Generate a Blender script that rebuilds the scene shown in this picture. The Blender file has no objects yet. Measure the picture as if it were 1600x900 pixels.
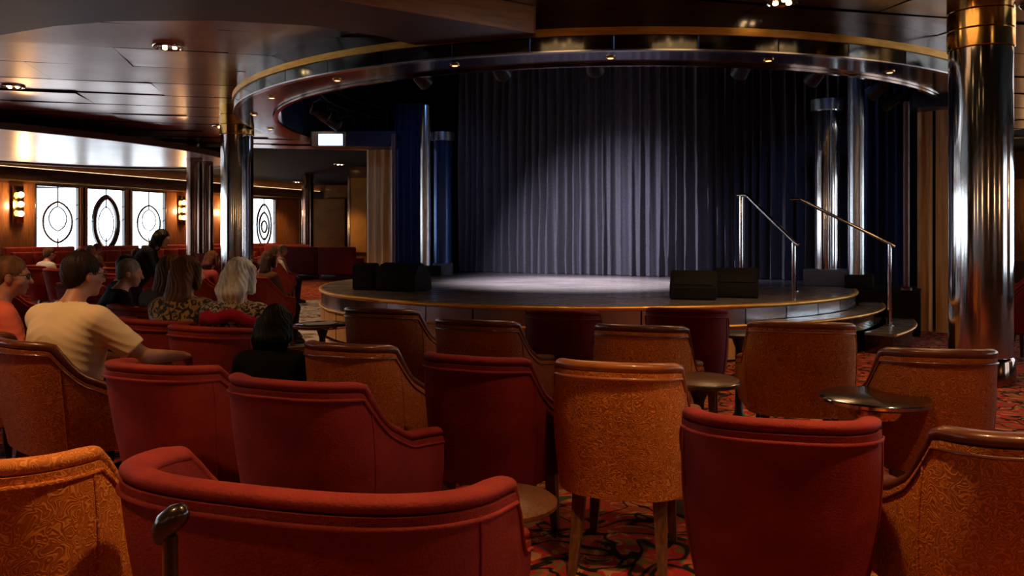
import bpy, bmesh, math, random
import numpy as np
from mathutils import Vector, Matrix
random.seed(7)
S = bpy.context.scene
COL = S.collection
PI = math.pi
# ------------------------------------------------------------------ camera, world, exposure
EYE, F, Y0 = 1.38, 1250.0, 365.0
cd = bpy.data.cameras.new('camera'); cam = bpy.data.objects.new('camera', cd); COL.objects.link(cam)
cam.location = (0, 0, EYE); cam.rotation_euler = (PI/2, 0, 0)
cd.sensor_width = 36; cd.lens = 36*F/1600; cd.shift_y = (Y0-450)/1600; cd.clip_start = .05; cd.clip_end = 200
S.camera = cam
wd = bpy.data.worlds.new('sky'); S.world = wd; wd.use_nodes = True
bg = wd.node_tree.nodes['Background']; bg.inputs[0].default_value = (.86, .94, 1, 1); bg.inputs[1].default_value = 6.5
S.view_settings.view_transform = 'Standard'; S.view_settings.look = 'None'; S.view_settings.gamma = 1
S.view_settings.use_curve_mapping = False
S.view_settings.exposure = 0.0
S.cycles.use_denoising = True; S.cycles.max_bounces = 7; S.cycles.diffuse_bounces = 3; S.cycles.glossy_bounces = 4
S.cycles.transmission_bounces = 6; S.cycles.transparent_max_bounces = 8; S.cycles.sample_clamp_indirect = 4.0
S.cycles.caustics_reflective = False; S.cycles.caustics_refractive = False

def W(px, py, Y): return Vector(((px-800)/F*Y, Y, EYE-(py-Y0)/F*Y))
def G(px, py, z):
    Y = (EYE-z)*F/(py-Y0); return Vector(((px-800)/F*Y, Y, z))
def X(px, Y): return (px-800)/F*Y

def lamp(kind, name, loc, target, power, color, size=.1, angle=60, blend=.6, parent=None):
    l = bpy.data.lights.new(name, kind); l.energy = power; l.color = color
    if kind == 'SPOT': l.spot_size = math.radians(angle); l.spot_blend = blend; l.shadow_soft_size = size
    elif kind == 'AREA': l.size = size
    else: l.shadow_soft_size = size
    o = bpy.data.objects.new(name, l); COL.objects.link(o)
    d = Vector(target)-Vector(loc)
    if parent: o.parent = parent; o.location = Vector(loc)-parent.location
    else: o.location = loc
    o.rotation_euler = d.to_track_quat('-Z', 'Y').to_euler()
    return o

# ------------------------------------------------------------------ materials
def srgb(r, g, b):
    f = lambda c: (c/255/12.92) if c/255 <= .04045 else ((c/255+.055)/1.055)**2.4
    return (f(r), f(g), f(b), 1)
def mat(name, col, rough=.5, metal=0, emit=None, estr=0, sheen=0, coat=0, spec=.5):
    m = bpy.data.materials.new(name); m.use_nodes = True
    b = m.node_tree.nodes['Principled BSDF']
    b.inputs['Base Color'].default_value = (*col[:3], 1); b.inputs['Roughness'].default_value = rough
    b.inputs['Metallic'].default_value = metal; b.inputs['Specular IOR Level'].default_value = spec
    if sheen: b.inputs['Sheen Weight'].default_value = sheen; b.inputs['Sheen Roughness'].default_value = .4
    if coat: b.inputs['Coat Weight'].default_value = coat; b.inputs['Coat Roughness'].default_value = .1
    if emit: b.inputs['Emission Color'].default_value = (*emit[:3], 1); b.inputs['Emission Strength'].default_value = estr
    return m
def nd(m, t, **kw):
    n = m.node_tree.nodes.new(t)
    for k, v in kw.items():
        if k in n.inputs: n.inputs[k].default_value = v
        else: setattr(n, k, v)
    return n
def lk(m, a, b): m.node_tree.links.new(a, b)
def coords(m, scale=(1, 1, 1), kind='Object'):
    tc = nd(m, 'ShaderNodeTexCoord'); mp = nd(m, 'ShaderNodeMapping'); mp.inputs['Scale'].default_value = scale
    lk(m, tc.outputs[kind], mp.inputs[0]); return mp.outputs[0]
def ramp(m, fac, stops, interp='LINEAR'):
    r = nd(m, 'ShaderNodeValToRGB'); r.color_ramp.interpolation = interp; e = r.color_ramp.elements
    while len(e) < len(stops): e.new(.5)
    for i, (p, c) in enumerate(stops): e[i].position = p; e[i].color = (*c[:3], 1)
    lk(m, fac, r.inputs[0]); return r.outputs[0]
def bsdf(m): return m.node_tree.nodes['Principled BSDF']
def bump(m, h, strength=.3, dist=.01):
    b = nd(m, 'ShaderNodeBump', Strength=strength, Distance=dist); lk(m, h, b.inputs['Height']); lk(m, b.outputs[0], bsdf(m).inputs['Normal'])
def noisy(m, c1, c2, scale=8, sc=(1, 1, 1), detail=4, bstr=0, bdist=.01, lo=.35, hi=.65):
    v = coords(m, sc); n = nd(m, 'ShaderNodeTexNoise', Scale=scale, Detail=detail); lk(m, v, n.inputs['Vector'])
    lk(m, ramp(m, n.outputs[0], [(lo, c1), (hi, c2)]), bsdf(m).inputs['Base Color'])
    if bstr: bump(m, n.outputs[0], bstr, bdist)
    return n
def velvet(name, c1, c2, sheen=.0):
    m = mat(name, c1, .75, sheen=sheen, spec=.2)
    v = coords(m); n = nd(m, 'ShaderNodeTexNoise', Scale=7, Detail=5); lk(m, v, n.inputs['Vector'])
    lk(m, ramp(m, n.outputs[0], [(.35, c1), (.68, c2)]), bsdf(m).inputs['Base Color'])
    g = nd(m, 'ShaderNodeTexNoise', Scale=160, Detail=2); lk(m, v, g.inputs['Vector']); bump(m, g.outputs[0], .5, .004)
    return m
def vermicelli(name, base, line):                     # cut-velvet with a wandering maze of lines
    m = mat(name, base, .7, spec=.2)
    v = coords(m); n = nd(m, 'ShaderNodeTexNoise', Scale=26, Detail=.6, Distortion=1.2); lk(m, v, n.inputs['Vector'])
    mu = nd(m, 'ShaderNodeMath', operation='MULTIPLY'); lk(m, n.outputs[0], mu.inputs[0]); mu.inputs[1].default_value = 52
    si = nd(m, 'ShaderNodeMath', operation='SINE'); lk(m, mu.outputs[0], si.inputs[0])
    ma = nd(m, 'ShaderNodeMapRange'); lk(m, si.outputs[0], ma.inputs[0]); ma.inputs[1].default_value = -.2; ma.inputs[2].default_value = .9
    big = nd(m, 'ShaderNodeTexNoise', Scale=4, Detail=4); lk(m, v, big.inputs['Vector'])
    dk = ramp(m, big.outputs[0], [(.3, [c*.78 for c in base[:3]]), (.7, [c*1.15 for c in base[:3]])])
    mx = nd(m, 'ShaderNodeMix', data_type='RGBA'); lk(m, ma.outputs[0], mx.inputs[0]); lk(m, dk, mx.inputs[6]); mx.inputs[7].default_value = (*line[:3], 1)
    lk(m, mx.outputs[2], bsdf(m).inputs['Base Color']); bump(m, ma.outputs[0], .5, .003)
    return m
M = {}
M['red'] = velvet('red velvet', (.20, .017, .011), (.29, .032, .019))
M['crimson'] = velvet('deep crimson velvet', (.14, .010, .009), (.20, .017, .013))
M['wine'] = velvet('wine velvet', (.11, .005, .008), (.155, .009, .011))
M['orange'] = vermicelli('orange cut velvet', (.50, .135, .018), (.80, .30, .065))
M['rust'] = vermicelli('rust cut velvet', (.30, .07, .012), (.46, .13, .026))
M['leather'] = mat('brown leather', (.10, .026, .010), .32, coat=.25); noisy(M['leather'], (.085, .02, .008), (.15, .042, .015), 9)
M['tanleather'] = mat('tan leather', (.33, .10, .02), .35, coat=.2); noisy(M['tanleather'], (.27, .08, .016), (.40, .13, .03), 10)
M['legwood'] = mat('walnut', (.12, .045, .016), .35); noisy(M['legwood'], (.08, .03, .012), (.17, .065, .022), 14, (6, 6, 1))
M['darkwood'] = mat('dark wood', (.02, .01, .007), .25, coat=.5); noisy(M['darkwood'], (.015, .008, .006), (.035, .016, .01), 8, (6, 6, 1))
M['wood'] = mat('honey wood', (.28, .10, .03), .32, coat=.3); noisy(M['wood'], (.19, .065, .02), (.33, .13, .04), 5, (7, 7, .6))
M['paleoak'] = mat('lit oak fascia', (.36, .17, .055), .4); noisy(M['paleoak'], (.30, .13, .04), (.42, .21, .07), 3, (1, 6, 9))
M['mahogany'] = mat('mahogany', (.09, .03, .012), .28, coat=.4); noisy(M['mahogany'], (.08, .028, .011), (.14, .052, .02), 3, (1, 5, 5))
M['chrome'] = mat('chrome', (.62, .60, .60), .10, 1)
n_ = noisy(M['chrome'], (.60, .57, .57), (.70, .68, .67), 6, (1, 1, .15)); bump(M['chrome'], n_.outputs[0], .02, .01)
M['bronze'] = mat('bronze mirror', (.24, .15, .12), .12, 1); noisy(M['bronze'], (.2, .12, .095), (.3, .19, .15), 3, (1, 1, .2))
M['brass'] = mat('brass', (.72, .44, .13), .16, 1); noisy(M['brass'], (.6, .35, .09), (.78, .5, .17), 6)
M['brassband'] = mat('brushed brass band', (.75, .40, .08), .42, .85); noisy(M['brassband'], (.62, .30, .05), (.8, .46, .11), 4, (1, 1, 6))
M['silver'] = mat('satin steel', (.62, .63, .66), .22, 1)
M['blackmetal'] = mat('black metal', (.012, .012, .014), .45)
M['smoked'] = mat('smoked mirror', (.085, .095, .09), .10, 1)
noisy(M['smoked'], (.07, .078, .075), (.11, .12, .115), 2)
M['soffit'] = mat('brown lacquer', (.035, .014, .010), .18, coat=.6)
M['soffitmatte'] = mat('brown laminate', (.05, .018, .010), .45); noisy(M['soffitmatte'], (.042, .014, .008), (.065, .024, .013), 2)
M['void'] = mat('black masking', (.003, .003, .004), .9, spec=.1)
M['navy'] = mat('navy lacquer', (.012, .02, .06), .3)
M['bluetube'] = mat('blue mirror tube', (.03, .06, .17), .2, .8)
M['violet'] = mat('plum post', (.09, .03, .035), .35)
M['blackbox'] = mat('black speaker paint', (.008, .008, .009), .75, spec=.15); noisy(M['blackbox'], (.006, .006, .007), (.012, .012, .013), 90, bstr=.3, bdist=.002)
M['grille'] = mat('speaker grille', (.008, .008, .009), .7, spec=.15)
M['plinth'] = mat('grey plinth', (.10, .105, .12), .5)
M['cloth_white'] = mat('white cloth', (.55, .55, .58), .85, sheen=.2)
M['paper'] = mat('paper', (.42, .27, .10), .7)
M['dome'] = mat('pale satin dome', (.7, .6, .54), .30, .25)
noisy(M['dome'], (.66, .55, .49), (.78, .68, .62), .8)
M['rim'] = mat('brown rim lacquer', (.11, .05, .03), .5)
M['gold_panel'] = mat('gold wallpaper', (.36, .17, .02), .6); noisy(M['gold_panel'], (.30, .14, .016), (.42, .20, .03), 2)
M['brown_panel'] = mat('brown wallpaper', (.085, .04, .012), .6); noisy(M['brown_panel'], (.07, .032, .01), (.11, .055, .016), 2)
M['tan'] = mat('tan drape', (.6, .34, .14), .5); noisy(M['tan'], (.52, .28, .10), (.68, .40, .17), 5, (5, 5, .3))
M['curtain'] = mat('slate velour', (.17, .165, .20), .8, sheen=.25, spec=.2); noisy(M['curtain'], (.075, .072, .092), (.115, .11, .135), 40, bstr=.2, bdist=.003)
M['bluecurtain'] = mat('navy velour', (.012, .025, .10), .8, sheen=.3, spec=.2)
M['glass'] = mat('window glass', (1, 1, 1), .02)
def glass(m):
    t = nd(m, 'ShaderNodeBsdfTransparent'); t.inputs[0].default_value = (.96, .98, 1, 1); g = nd(m, 'ShaderNodeBsdfGlossy'); g.inputs['Roughness'].default_value = .02
    mx = nd(m, 'ShaderNodeMixShader'); mx.inputs[0].default_value = .05; lk(m, t.outputs[0], mx.inputs[1]); lk(m, g.outputs[0], mx.inputs[2])
    lk(m, mx.outputs[0], m.node_tree.nodes['Material Output'].inputs['Surface'])
glass(M['glass'])
M['bulb'] = mat('warm bulb', (1, .8, .5), .3, emit=(1, .62, .28), estr=14)
M['bulbdim'] = mat('small warm lens', (1, .8, .5), .3, emit=(1, .50, .22), estr=3)
M['panelglow'] = mat('lit panel', (.6, .75, 1), .3, emit=(.62, .78, 1), estr=1.5)
M['cove'] = mat('warm cove strip', (1, .8, .5), .3, emit=(1, .66, .34), estr=2.2)
# carpet with painted swirls
def carpet():
    m = mat('carpet', (.2, .05, .03), .95, spec=.1)
    v = coords(m); d = nd(m, 'ShaderNodeTexNoise', Scale=1.6, Detail=3); lk(m, v, d.inputs['Vector'])
    ad = nd(m, 'ShaderNodeMix', data_type='VECTOR'); ad.inputs[0].default_value = .35; lk(m, v, ad.inputs[4]); lk(m, d.outputs['Color'], ad.inputs[5])
    n = nd(m, 'ShaderNodeTexNoise', Scale=7, Detail=2.5, Distortion=1.6); lk(m, ad.outputs[1], n.inputs['Vector'])
    c = ramp(m, n.outputs[0], [(.0, (.06, .06, .02)), (.36, (.40, .19, .07)), (.43, (.40, .035, .022)), (.5, (.33, .022, .02)), (.56, (.16, .10, .03)), (.62, (.42, .07, .035)), (.7, (.45, .22, .09))], 'CONSTANT')
    w = nd(m, 'ShaderNodeTexNoise', Scale=2.6, Detail=1.2, Distortion=2.2); lk(m, v, w.inputs['Vector'])
    k = ramp(m, w.outputs[0], [(.44, (1, 1, 1)), (.465, (0, 0, 0)), (.505, (0, 0, 0)), (.53, (1, 1, 1))])
    mx = nd(m, 'ShaderNodeMix', data_type='RGBA'); lk(m, k, mx.inputs[0]); mx.inputs[6].default_value = (.012, .009, .007, 1); lk(m, c, mx.inputs[7])
    lk(m, mx.outputs[2], bsdf(m).inputs['Base Color'])
    g = nd(m, 'ShaderNodeTexNoise', Scale=220); lk(m, v, g.inputs['Vector']); bump(m, g.outputs[0], .5, .006)
    return m
M['carpet'] = carpet()
def stagefloor():
    m = mat('stage floor', (.05, .045, .05), .28, spec=.5)
    v = coords(m); n = nd(m, 'ShaderNodeTexNoise', Scale=1.3, Detail=6); lk(m, v, n.inputs['Vector'])
    lk(m, ramp(m, n.outputs[0], [(.3, (.10, .09, .095)), (.7, (.17, .155, .16))]), bsdf(m).inputs['Base Color'])
    s = nd(m, 'ShaderNodeTexNoise', Scale=5, Detail=4); lk(m, coords(m, (.3, 3, 1)), s.inputs['Vector'])
    lk(m, ramp(m, s.outputs[0], [(.4, (.22,)*3), (.7, (.42,)*3)]), bsdf(m).inputs['Roughness'])
    return m
M['stagefloor'] = stagefloor()
def ceilmetal():
    m = mat('bronze ceiling metal', (.27, .17, .14), .28, 1)
    v = coords(m, (1, 1, 1)); n = nd(m, 'ShaderNodeTexNoise', Scale=1.1, Detail=3); lk(m, v, n.inputs['Vector'])
    lk(m, ramp(m, n.outputs[0], [(.3, (.34, .20, .155)), (.7, (.50, .33, .27))]), bsdf(m).inputs['Base Color'])
    bump(m, n.outputs[0], .10, .05); return m
M['ceil'] = ceilmetal()
M['marble'] = mat('pale dance floor', (.5, .47, .47), .25)
def marble():
    m = M['marble']; v = coords(m); n = nd(m, 'ShaderNodeTexNoise', Scale=2.2, Detail=5, Distortion=2.5); lk(m, v, n.inputs['Vector'])
    lk(m, ramp(m, n.outputs[0], [(.38, (.16, .13, .13)), (.46, (.66, .63, .64)), (.6, (.78, .74, .74)), (.66, (.25, .2, .2))]), bsdf(m).inputs['Base Color'])
marble()
def sol(name, col, rough=.7, sheen=.2): 
    if name not in M: M[name] = mat(name, col, rough, spec=.08)
    return M[name]
def skinmat(name, c):
    if name not in M:
        M[name] = mat(name, c, .5); b = bsdf(M[name]); b.inputs['Subsurface Weight'].default_value = .08; b.inputs['Subsurface Radius'].default_value = (.02, .008, .004)
        noisy(M[name], [k*.9 for k in c[:3]], [min(1, k*1.08) for k in c[:3]], 14)
    return M[name]

# ------------------------------------------------------------------ object helpers
def link(name, me, m, parent=None, loc=(0, 0, 0), rotz=0, smooth=True):
    if smooth and len(me.polygons): me.polygons.foreach_set('use_smooth', [True]*len(me.polygons))
    if m is not None and not me.materials: me.materials.append(m)
    o = bpy.data.objects.new(name, me); COL.objects.link(o); o.location = loc; o.rotation_euler = (0, 0, rotz)
    if parent: o.parent = parent
    return o
def bmobj(name, bm, m, parent=None, loc=(0, 0, 0), rotz=0, smooth=False, auto=None):
    bmesh.ops.recalc_face_normals(bm, faces=bm.faces)
    me = bpy.data.meshes.new(name); bm.to_mesh(me); bm.free()
    o = link(name, me, m, parent, loc, rotz, smooth)
    if auto: me.set_sharp_from_angle(angle=math.radians(auto))
    return o
def pyobj(name, v, f, m, parent=None, loc=(0, 0, 0), rotz=0, smooth=True, auto=40):
    bm = bmesh.new(); vs = [bm.verts.new(p) for p in v]
    for q in f:
        try: bm.faces.new([vs[i] for i in q])
        except ValueError: pass
    return bmobj(name, bm, m, parent, loc, rotz, smooth, auto)
def thing(name, label, cat, loc=(0, 0, 0), rotz=0, group=None):
    o = bpy.data.objects.new(name, None); COL.objects.link(o); o.empty_display_size = .1
    o.location = loc; o.rotation_euler = (0, 0, rotz); o['label'] = label; o['category'] = cat
    if group: o['group'] = group
    return o
def tag(o, label, cat, group=None):
    o['label'] = label; o['category'] = cat
    if group: o['group'] = group
    return o
def struct(o, label=None, cat=None):
    o['kind'] = 'structure'
    if label: o['label'] = label
    if cat: o['category'] = cat
    return o
def dup(root, loc, rotz, label, group=None):
    def cp(o, par):
        c = o.copy(); COL.objects.link(c)
        if par is not None: c.parent = par
        for ch in o.children: cp(ch, c)
        return c
    r = cp(root, None); r.location = loc; r.rotation_euler = (0, 0, rotz); r['label'] = label
    if group: r['group'] = group
    return r
def add_box(bm, c, s, bev=0, rot=None):
    r = bmesh.ops.create_cube(bm, size=1); vs = r['verts']
    bmesh.ops.scale(bm, vec=s, verts=vs)
    if bev:
        es = list({e for v in vs for e in v.link_edges})
        rb = bmesh.ops.bevel(bm, geom=es, offset=bev, segments=3, affect='EDGES', profile=.5)
        vs = list({v for f in rb['faces'] for v in f.verts} | {v for v in vs if v.is_valid})
    if rot is not None: bmesh.ops.rotate(bm, cent=(0, 0, 0), matrix=rot, verts=vs)
    bmesh.ops.translate(bm, vec=c, verts=vs)
    return vs
def box(name, c, s, m, parent=None, bev=0, rotz=0, rot=None):
    bm = bmesh.new(); add_box(bm, (0, 0, 0), s, bev, rot)
    return bmobj(name, bm, m, parent, c, rotz, smooth=bool(bev), auto=40)
def lathe(prof, n=32, ring=None):
    v, f = [], []
    for r, z in prof:
        for i in range(n):
            a = 2*PI*i/n; v.append((r*math.cos(a), r*math.sin(a), z))
    for j in range(len(prof)-1):
        for i in range(n):
            k = (i+1) % n; f.append((j*n+i, j*n+k, (j+1)*n+k, (j+1)*n+i))
    f.append(tuple(range(n-1, -1, -1))); f.append(tuple(range((len(prof)-1)*n, len(prof)*n)))
    return v, f
def lath(name, prof, m, parent=None, loc=(0, 0, 0), n=32, auto=40):
    v, f = lathe(prof, n); return pyobj(name, v, f, m, parent, loc, 0, True, auto)
def tube(pts, r, n=8, rx=None, closed=False):
    pts = [Vector(p) for p in pts]; v, f = [], []; N = len(pts); up0 = None
    rs = r if hasattr(r, '__len__') else [r]*N
    for i, p in enumerate(pts):
        if closed: t = pts[(i+1) % N]-pts[i-1]
        else: t = pts[min(i+1, N-1)]-pts[max(i-1, 0)]
        t.normalize()
        if up0 is None:
            up0 = Vector((0, 0, 1)) if abs(t.z) < .9 else Vector((1, 0, 0))
        s = t.cross(up0)
        if s.length < 1e-5: s = t.orthogonal()
        s.normalize(); u = s.cross(t); up0 = u
        for k in range(n):
            a = 2*PI*k/n; v.append(p+s*math.cos(a)*rs[i]*(rx or 1)+u*math.sin(a)*rs[i])
    M_ = N if closed else N-1
    for i in range(M_):
        for k in range(n):
            j = (i+1) % N; k2 = (k+1) % n
            f.append((i*n+k, i*n+k2, j*n+k2, j*n+k))
    if not closed: f.append(tuple(range(n-1, -1, -1))); f.append(tuple(range((N-1)*n, N*n)))
    return v, f
def tub(name, pts, r, m, parent=None, n=8, rx=None, closed=False, loc=(0, 0, 0)):
    v, f = tube(pts, r, n, rx, closed); return pyobj(name, v, f, m, parent, loc, 0, True, 50)
def arcblock(r0, r1, z0, z1, a0, a1, n):
    v, f = [], []
    for i in range(n+1):
        a = a0+(a1-a0)*i/n; c, s = math.cos(a), math.sin(a)
        v += [(r0*c, r0*s, z0), (r1*c, r1*s, z0), (r1*c, r1*s, z1), (r0*c, r0*s, z1)]
    for i in range(n):
        b = i*4
        for k in range(4): f.append((b+k, b+(k+1) % 4, b+4+(k+1) % 4, b+4+k))
    if abs(a1-a0) < 2*PI-1e-6: f.append((3, 2, 1, 0)); f.append((n*4, n*4+1, n*4+2, n*4+3))
    return v, f
def arcobj(name, r0, r1, z0, z1, a0, a1, n, m, parent=None, loc=(0, 0, 0)):
    v, f = arcblock(r0, r1, z0, z1, a0, a1, n); o = pyobj(name, v, f, m, parent, loc, 0, True, 30)
    return o

# ------------------------------------------------------------------ room shell
CZ = 3.60
HX, HY, HT, HN = -14.2, 25.0, Vector((.38, .925, 0)).normalized(), Vector((.925, -.38, 0)).normalized()
HROT = math.atan2(HT.y, HT.x)
def hp(t, n, z): return Vector((HX, HY, 0))+HT*t+HN*n+Vector((0, 0, z))
def hbox(name, t0, t1, n0, n1, z0, z1, m, parent=None, bev=0):
    c = hp((t0+t1)/2, (n0+n1)/2, (z0+z1)/2); return box(name, c, (t1-t0, n1-n0, z1-z0), m, parent, bev, HROT)
def slab(name, P, z0, z1, m):
    n = len(P); v = [(p.x, p.y, z) for z in (z0, z1) for p in P]
    return pyobj(name, v, [tuple(range(n-1, -1, -1)), tuple(range(n, 2*n))]+[(i, (i+1) % n, n+(i+1) % n, n+i) for i in range(n)], m, smooth=False, auto=None)
fl = struct(slab('floor', [hp(-34, -.1, 0), Vector((14.2, -6.2, 0)), Vector((14.2, 37.5, 0)), hp(15.8, -.1, 0)], -.1, 0, M['carpet']))
RC, RR, RI = Vector((1.42, 13.7, 0)), 5.85, 5.26
# ceiling: a backing slab with a round hole for the stage canopy, and the bronze metal panels under it
def cellgrid(x0, x1, y0, y1, step, z, rot=0, org=(0, 0)):
    bm = bmesh.new(); cache = {}
    nx, ny = max(1, round((x1-x0)/step)), max(1, round((y1-y0)/step)); c, s = math.cos(rot), math.sin(rot)
    def P(i, j):
        if (i, j) not in cache:
            x, y = x0+(x1-x0)*i/nx, y0+(y1-y0)*j/ny
            cache[i, j] = bm.verts.new((org[0]+x*c-y*s, org[1]+x*s+y*c, z))
        return cache[i, j]
    for i in range(nx):
        for j in range(ny):
            q = [P(i, j), P(i+1, j), P(i+1, j+1), P(i, j+1)]
            if max(math.hypot(v.co.x-RC.x, v.co.y-RC.y) for v in q) < 5.80: continue
            bm.faces.new(q)
    for v in [v for v in bm.verts if not v.link_faces]: bm.verts.remove(v)
    return bm
bm = cellgrid(-28, 16, -8, 40, .25, CZ+.03); bmesh.ops.dissolve_limit(bm, angle_limit=.01, verts=bm.verts, edges=bm.edges)
bmesh.ops.triangulate(bm, faces=[f for f in bm.faces if len(f.verts) > 4])
ceil = struct(bmobj('ceiling', bm, M['void']))
rng = random.Random(3); CA = math.radians(14)
def cpanel(u0, u1, v0, v1):
    bm = cellgrid(u0, u1, v0, v1, .12, CZ, CA, (0, 0)) if near_ring(u0, u1, v0, v1) else cellgrid(u0, u1, v0, v1, 9, CZ, CA, (0, 0))
    if not bm.faces: bm.free(); return
    tx, ty = rng.gauss(0, .005), rng.gauss(0, .009); cx = sum((v.co for v in bm.verts), Vector())/len(bm.verts)
    for v in bm.verts: v.co.z += max(-.03, min(.03, (v.co.x-cx.x)*tx+(v.co.y-cx.y)*(ty+.010)))-.006
    bmesh.ops.recalc_face_normals(bm, faces=bm.faces)
    me = bpy.data.meshes.new('ceiling_panel'); bm.to_mesh(me); bm.free()
    link('ceiling_panel', me, M['ceil'], ceil, smooth=False)
def near_ring(u0, u1, v0, v1):
    c, s = math.cos(CA), math.sin(CA)
    for u in (u0, (u0+u1)/2, u1):
        for v in (v0, v1):
            if math.hypot(u*c-v*s-RC.x, u*s+v*c-RC.y) < 7.2: return True
    return False
for i in range(-4, 6):
    for j in range(3, 19):
        u0, v0 = i*2.6+(j % 2)*1.3-1, j*1.15
        c, s = math.cos(CA), math.sin(CA); x, y = (u0+1.3)*c-(v0+.5)*s, (u0+1.3)*s+(v0+.5)*c
        px = 800+F*x/max(y, .5)
        if y < 6 or px < -350 or px > 1900 or y > 23: continue
        cpanel(u0+.003, u0+2.597, v0+.022, v0+1.128)
# walls
struct(box('wall_back', (-6, -6.1, 1.85), (44, .2, 3.7), M['mahogany']))
wr = thing('wall_right', 'wood panelled wall with tall windows on the right', 'wall'); del wr['category']; struct(wr)
box('sill_wall', (14.1, 15.6, .31), (.2, 43.2, .62), M['mahogany'], wr); box('header', (14.1, 15.6, 3.29), (.2, 43.2, .82), M['mahogany'], wr)
cur = -6
for y in (1.4, 3.4, 8.6, 10.6, 12.6, 15.6, 17.6, 38):
    box('panel', (14.1, (cur+y-.76)/2, 1.75), (.2, y-.76-cur, 2.26), M['wood'], wr, .008); cur = y+.76
# hull wall with windows
WP, WW = 1.78, 1.52
wl = thing('wall_left', 'wood panelled wall with tall windows', 'wall'); del wl['category']; struct(wl)
wl.location = (0, 0, 0)
ZS, ZT = .62, 2.88
hbox('sill_wall', -34, 16, -.15, 0, 0, ZS, M['mahogany'], wl)
hbox('header', -34, 16, -.15, 0, ZT, 3.7, M['mahogany'], wl)
hbox('cornice', -34, 16, 0, .42, 2.96, 3.32, M['mahogany'], wl, .015)
hbox('cornice_lip', -34, 16, .42, .45, 2.93, 2.985, M['brassband'], wl)
hbox('cove_strip', -34, 16, .10, .30, 3.325, 3.345, M['cove'], wl)
wins = [(k*WP, 'mid' if k == 1 else 'thin') for k in range(3)]+[(9.67, 'lace')]+[(-2.75-k*WP-(k//3)*.95, 'mid' if k % 3 == 1 else 'thin') for k in range(12)]
edges = sorted([(t-WW/2, t+WW/2) for t, _ in wins]); cur = -34
for a, b in edges+[(16, 16)]:
    if a-cur > .01:
        hbox('pilaster', cur, a, -.15, .06 if a-cur < .6 else 0, ZS, ZT, M['wood'], wl, .008)
        if a-cur < .6: hbox('pilaster_strip', (cur+a)/2-.03, (cur+a)/2+.03, .06, .075, ZS, ZT, M['chrome'], wl)
    cur = b
def window(i, loc, rz, kind):
    w = thing('window_%d' % i, 'tall daylit window', 'window', loc, rz); del w['category']; struct(w)
    H = ZT-ZS; fw = .045
    bm = bmesh.new()
    for s in (-1, 1): add_box(bm, (s*(WW/2-fw/2), 0, H/2), (fw, .1, H), .006)
    for z in (fw/2, H-fw/2): add_box(bm, (0, 0, z), (WW, .1, fw), .006)
    bmobj('window_frame', bm, M['darkwood'], w)
    box('pane', (0, -.03, H/2), (WW-.06, .008, H-.06), M['glass'], w)
    def alm(hw, z0, z1, r, mm, nm, n=24):
        zc = (z0+z1)/2; P = []
        for k in range(2*n):
            a = PI*k/n; c, s = math.cos(a), math.sin(a); P.append((hw*math.copysign(abs(c)**1.35, c), .03, zc+(z1-z0)/2*math.copysign(abs(s)**.9, s)))
        tub(nm, P, r, mm, w, 6, closed=True)
    if kind == 'mid': alm(.46, .22, 1.98, .085, M['darkwood'], 'almond_frame'); alm(.30, .5, 1.65, .018, M['darkwood'], 'inner_lattice')
    elif kind == 'thin': alm(.50, .48, 1.75, .032, M['darkwood'], 'almond_frame'); alm(.30, .85, 1.6, .02, M['darkwood'], 'inner_lattice')
    else:
        for q in range(3): alm(.45-.14*q, .2+.3*q, 2-.35*q, .045, M['darkwood'], 'almond_frame')
    tub('mullion', [(0, .03, .04), (0, .03, .62)], .022, M['darkwood'], w, 6); tub('mullion', [(0, .03, 1.6), (0, .03, H-.04)], .022, M['darkwood'], w, 6)
    for sx in (-1, 1):
        tub('lead_line', [(sx*.3, .03, 1.6), (sx*(WW/2-.05), .03, 1.68)], .012, M['darkwood'], w, 6)
        tub('lead_line', [(sx*.46, .03, 1.1), (sx*(WW/2-.05), .03, 1.25)], .012, M['darkwood'], w, 6)
for i, (t, k) in enumerate(wins): window(i+1, hp(t, -.02, ZS), HROT+PI, k)
RWIN = [1.4, 3.4, 8.6, 10.6, 12.6, 15.6, 17.6]
for i, y in enumerate(RWIN): window(len(wins)+1+i, Vector((14.05, y, ZS)), PI/2, 'mid' if i == 1 else 'thin')
# far end wall with its gold and brown panels
ew = struct(box('wall_far', (2.4, 37.2, 1.85), (23.4, .2, 3.7), M['mahogany']))
for (a, b, m) in ((428, 434, 'chrome'), (436, 470, 'brown_panel'), (471, 476, 'chrome'), (490, 539, 'brown_panel')):
    Y = 36.2 if m != 'chrome' else 36.1
    box('panel', (X((a+b)/2, Y)-2.4, Y-37.2, -.15), (X(b, Y)-X(a, Y), .12, 2.5), M[m], ew, .01)
sw = struct(box('wall_side', ((X(545, 27)+X(640, 27))/2, 27, 1.85), (X(640, 27)-X(545, 27), .3, 3.7), M['mahogany']))
box('panel', (X(560, 26.8)-sw.location.x, -.18, .15), (.55, .06, 2.5), M['gold_panel'], sw, .01)
box('corner_strip', (X(545, 26.8)-sw.location.x, -.18, 0), (.07, .1, 3.4), M['chrome'], sw)
# pale dance floor patch beside the stage
df = pyobj('floor_dance', *arcblock(3.9, 6.7, .0, .012, math.radians(138), math.radians(214), 30), M['marble'], None, (1.05, 12.2, 0)); struct(df)

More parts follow.
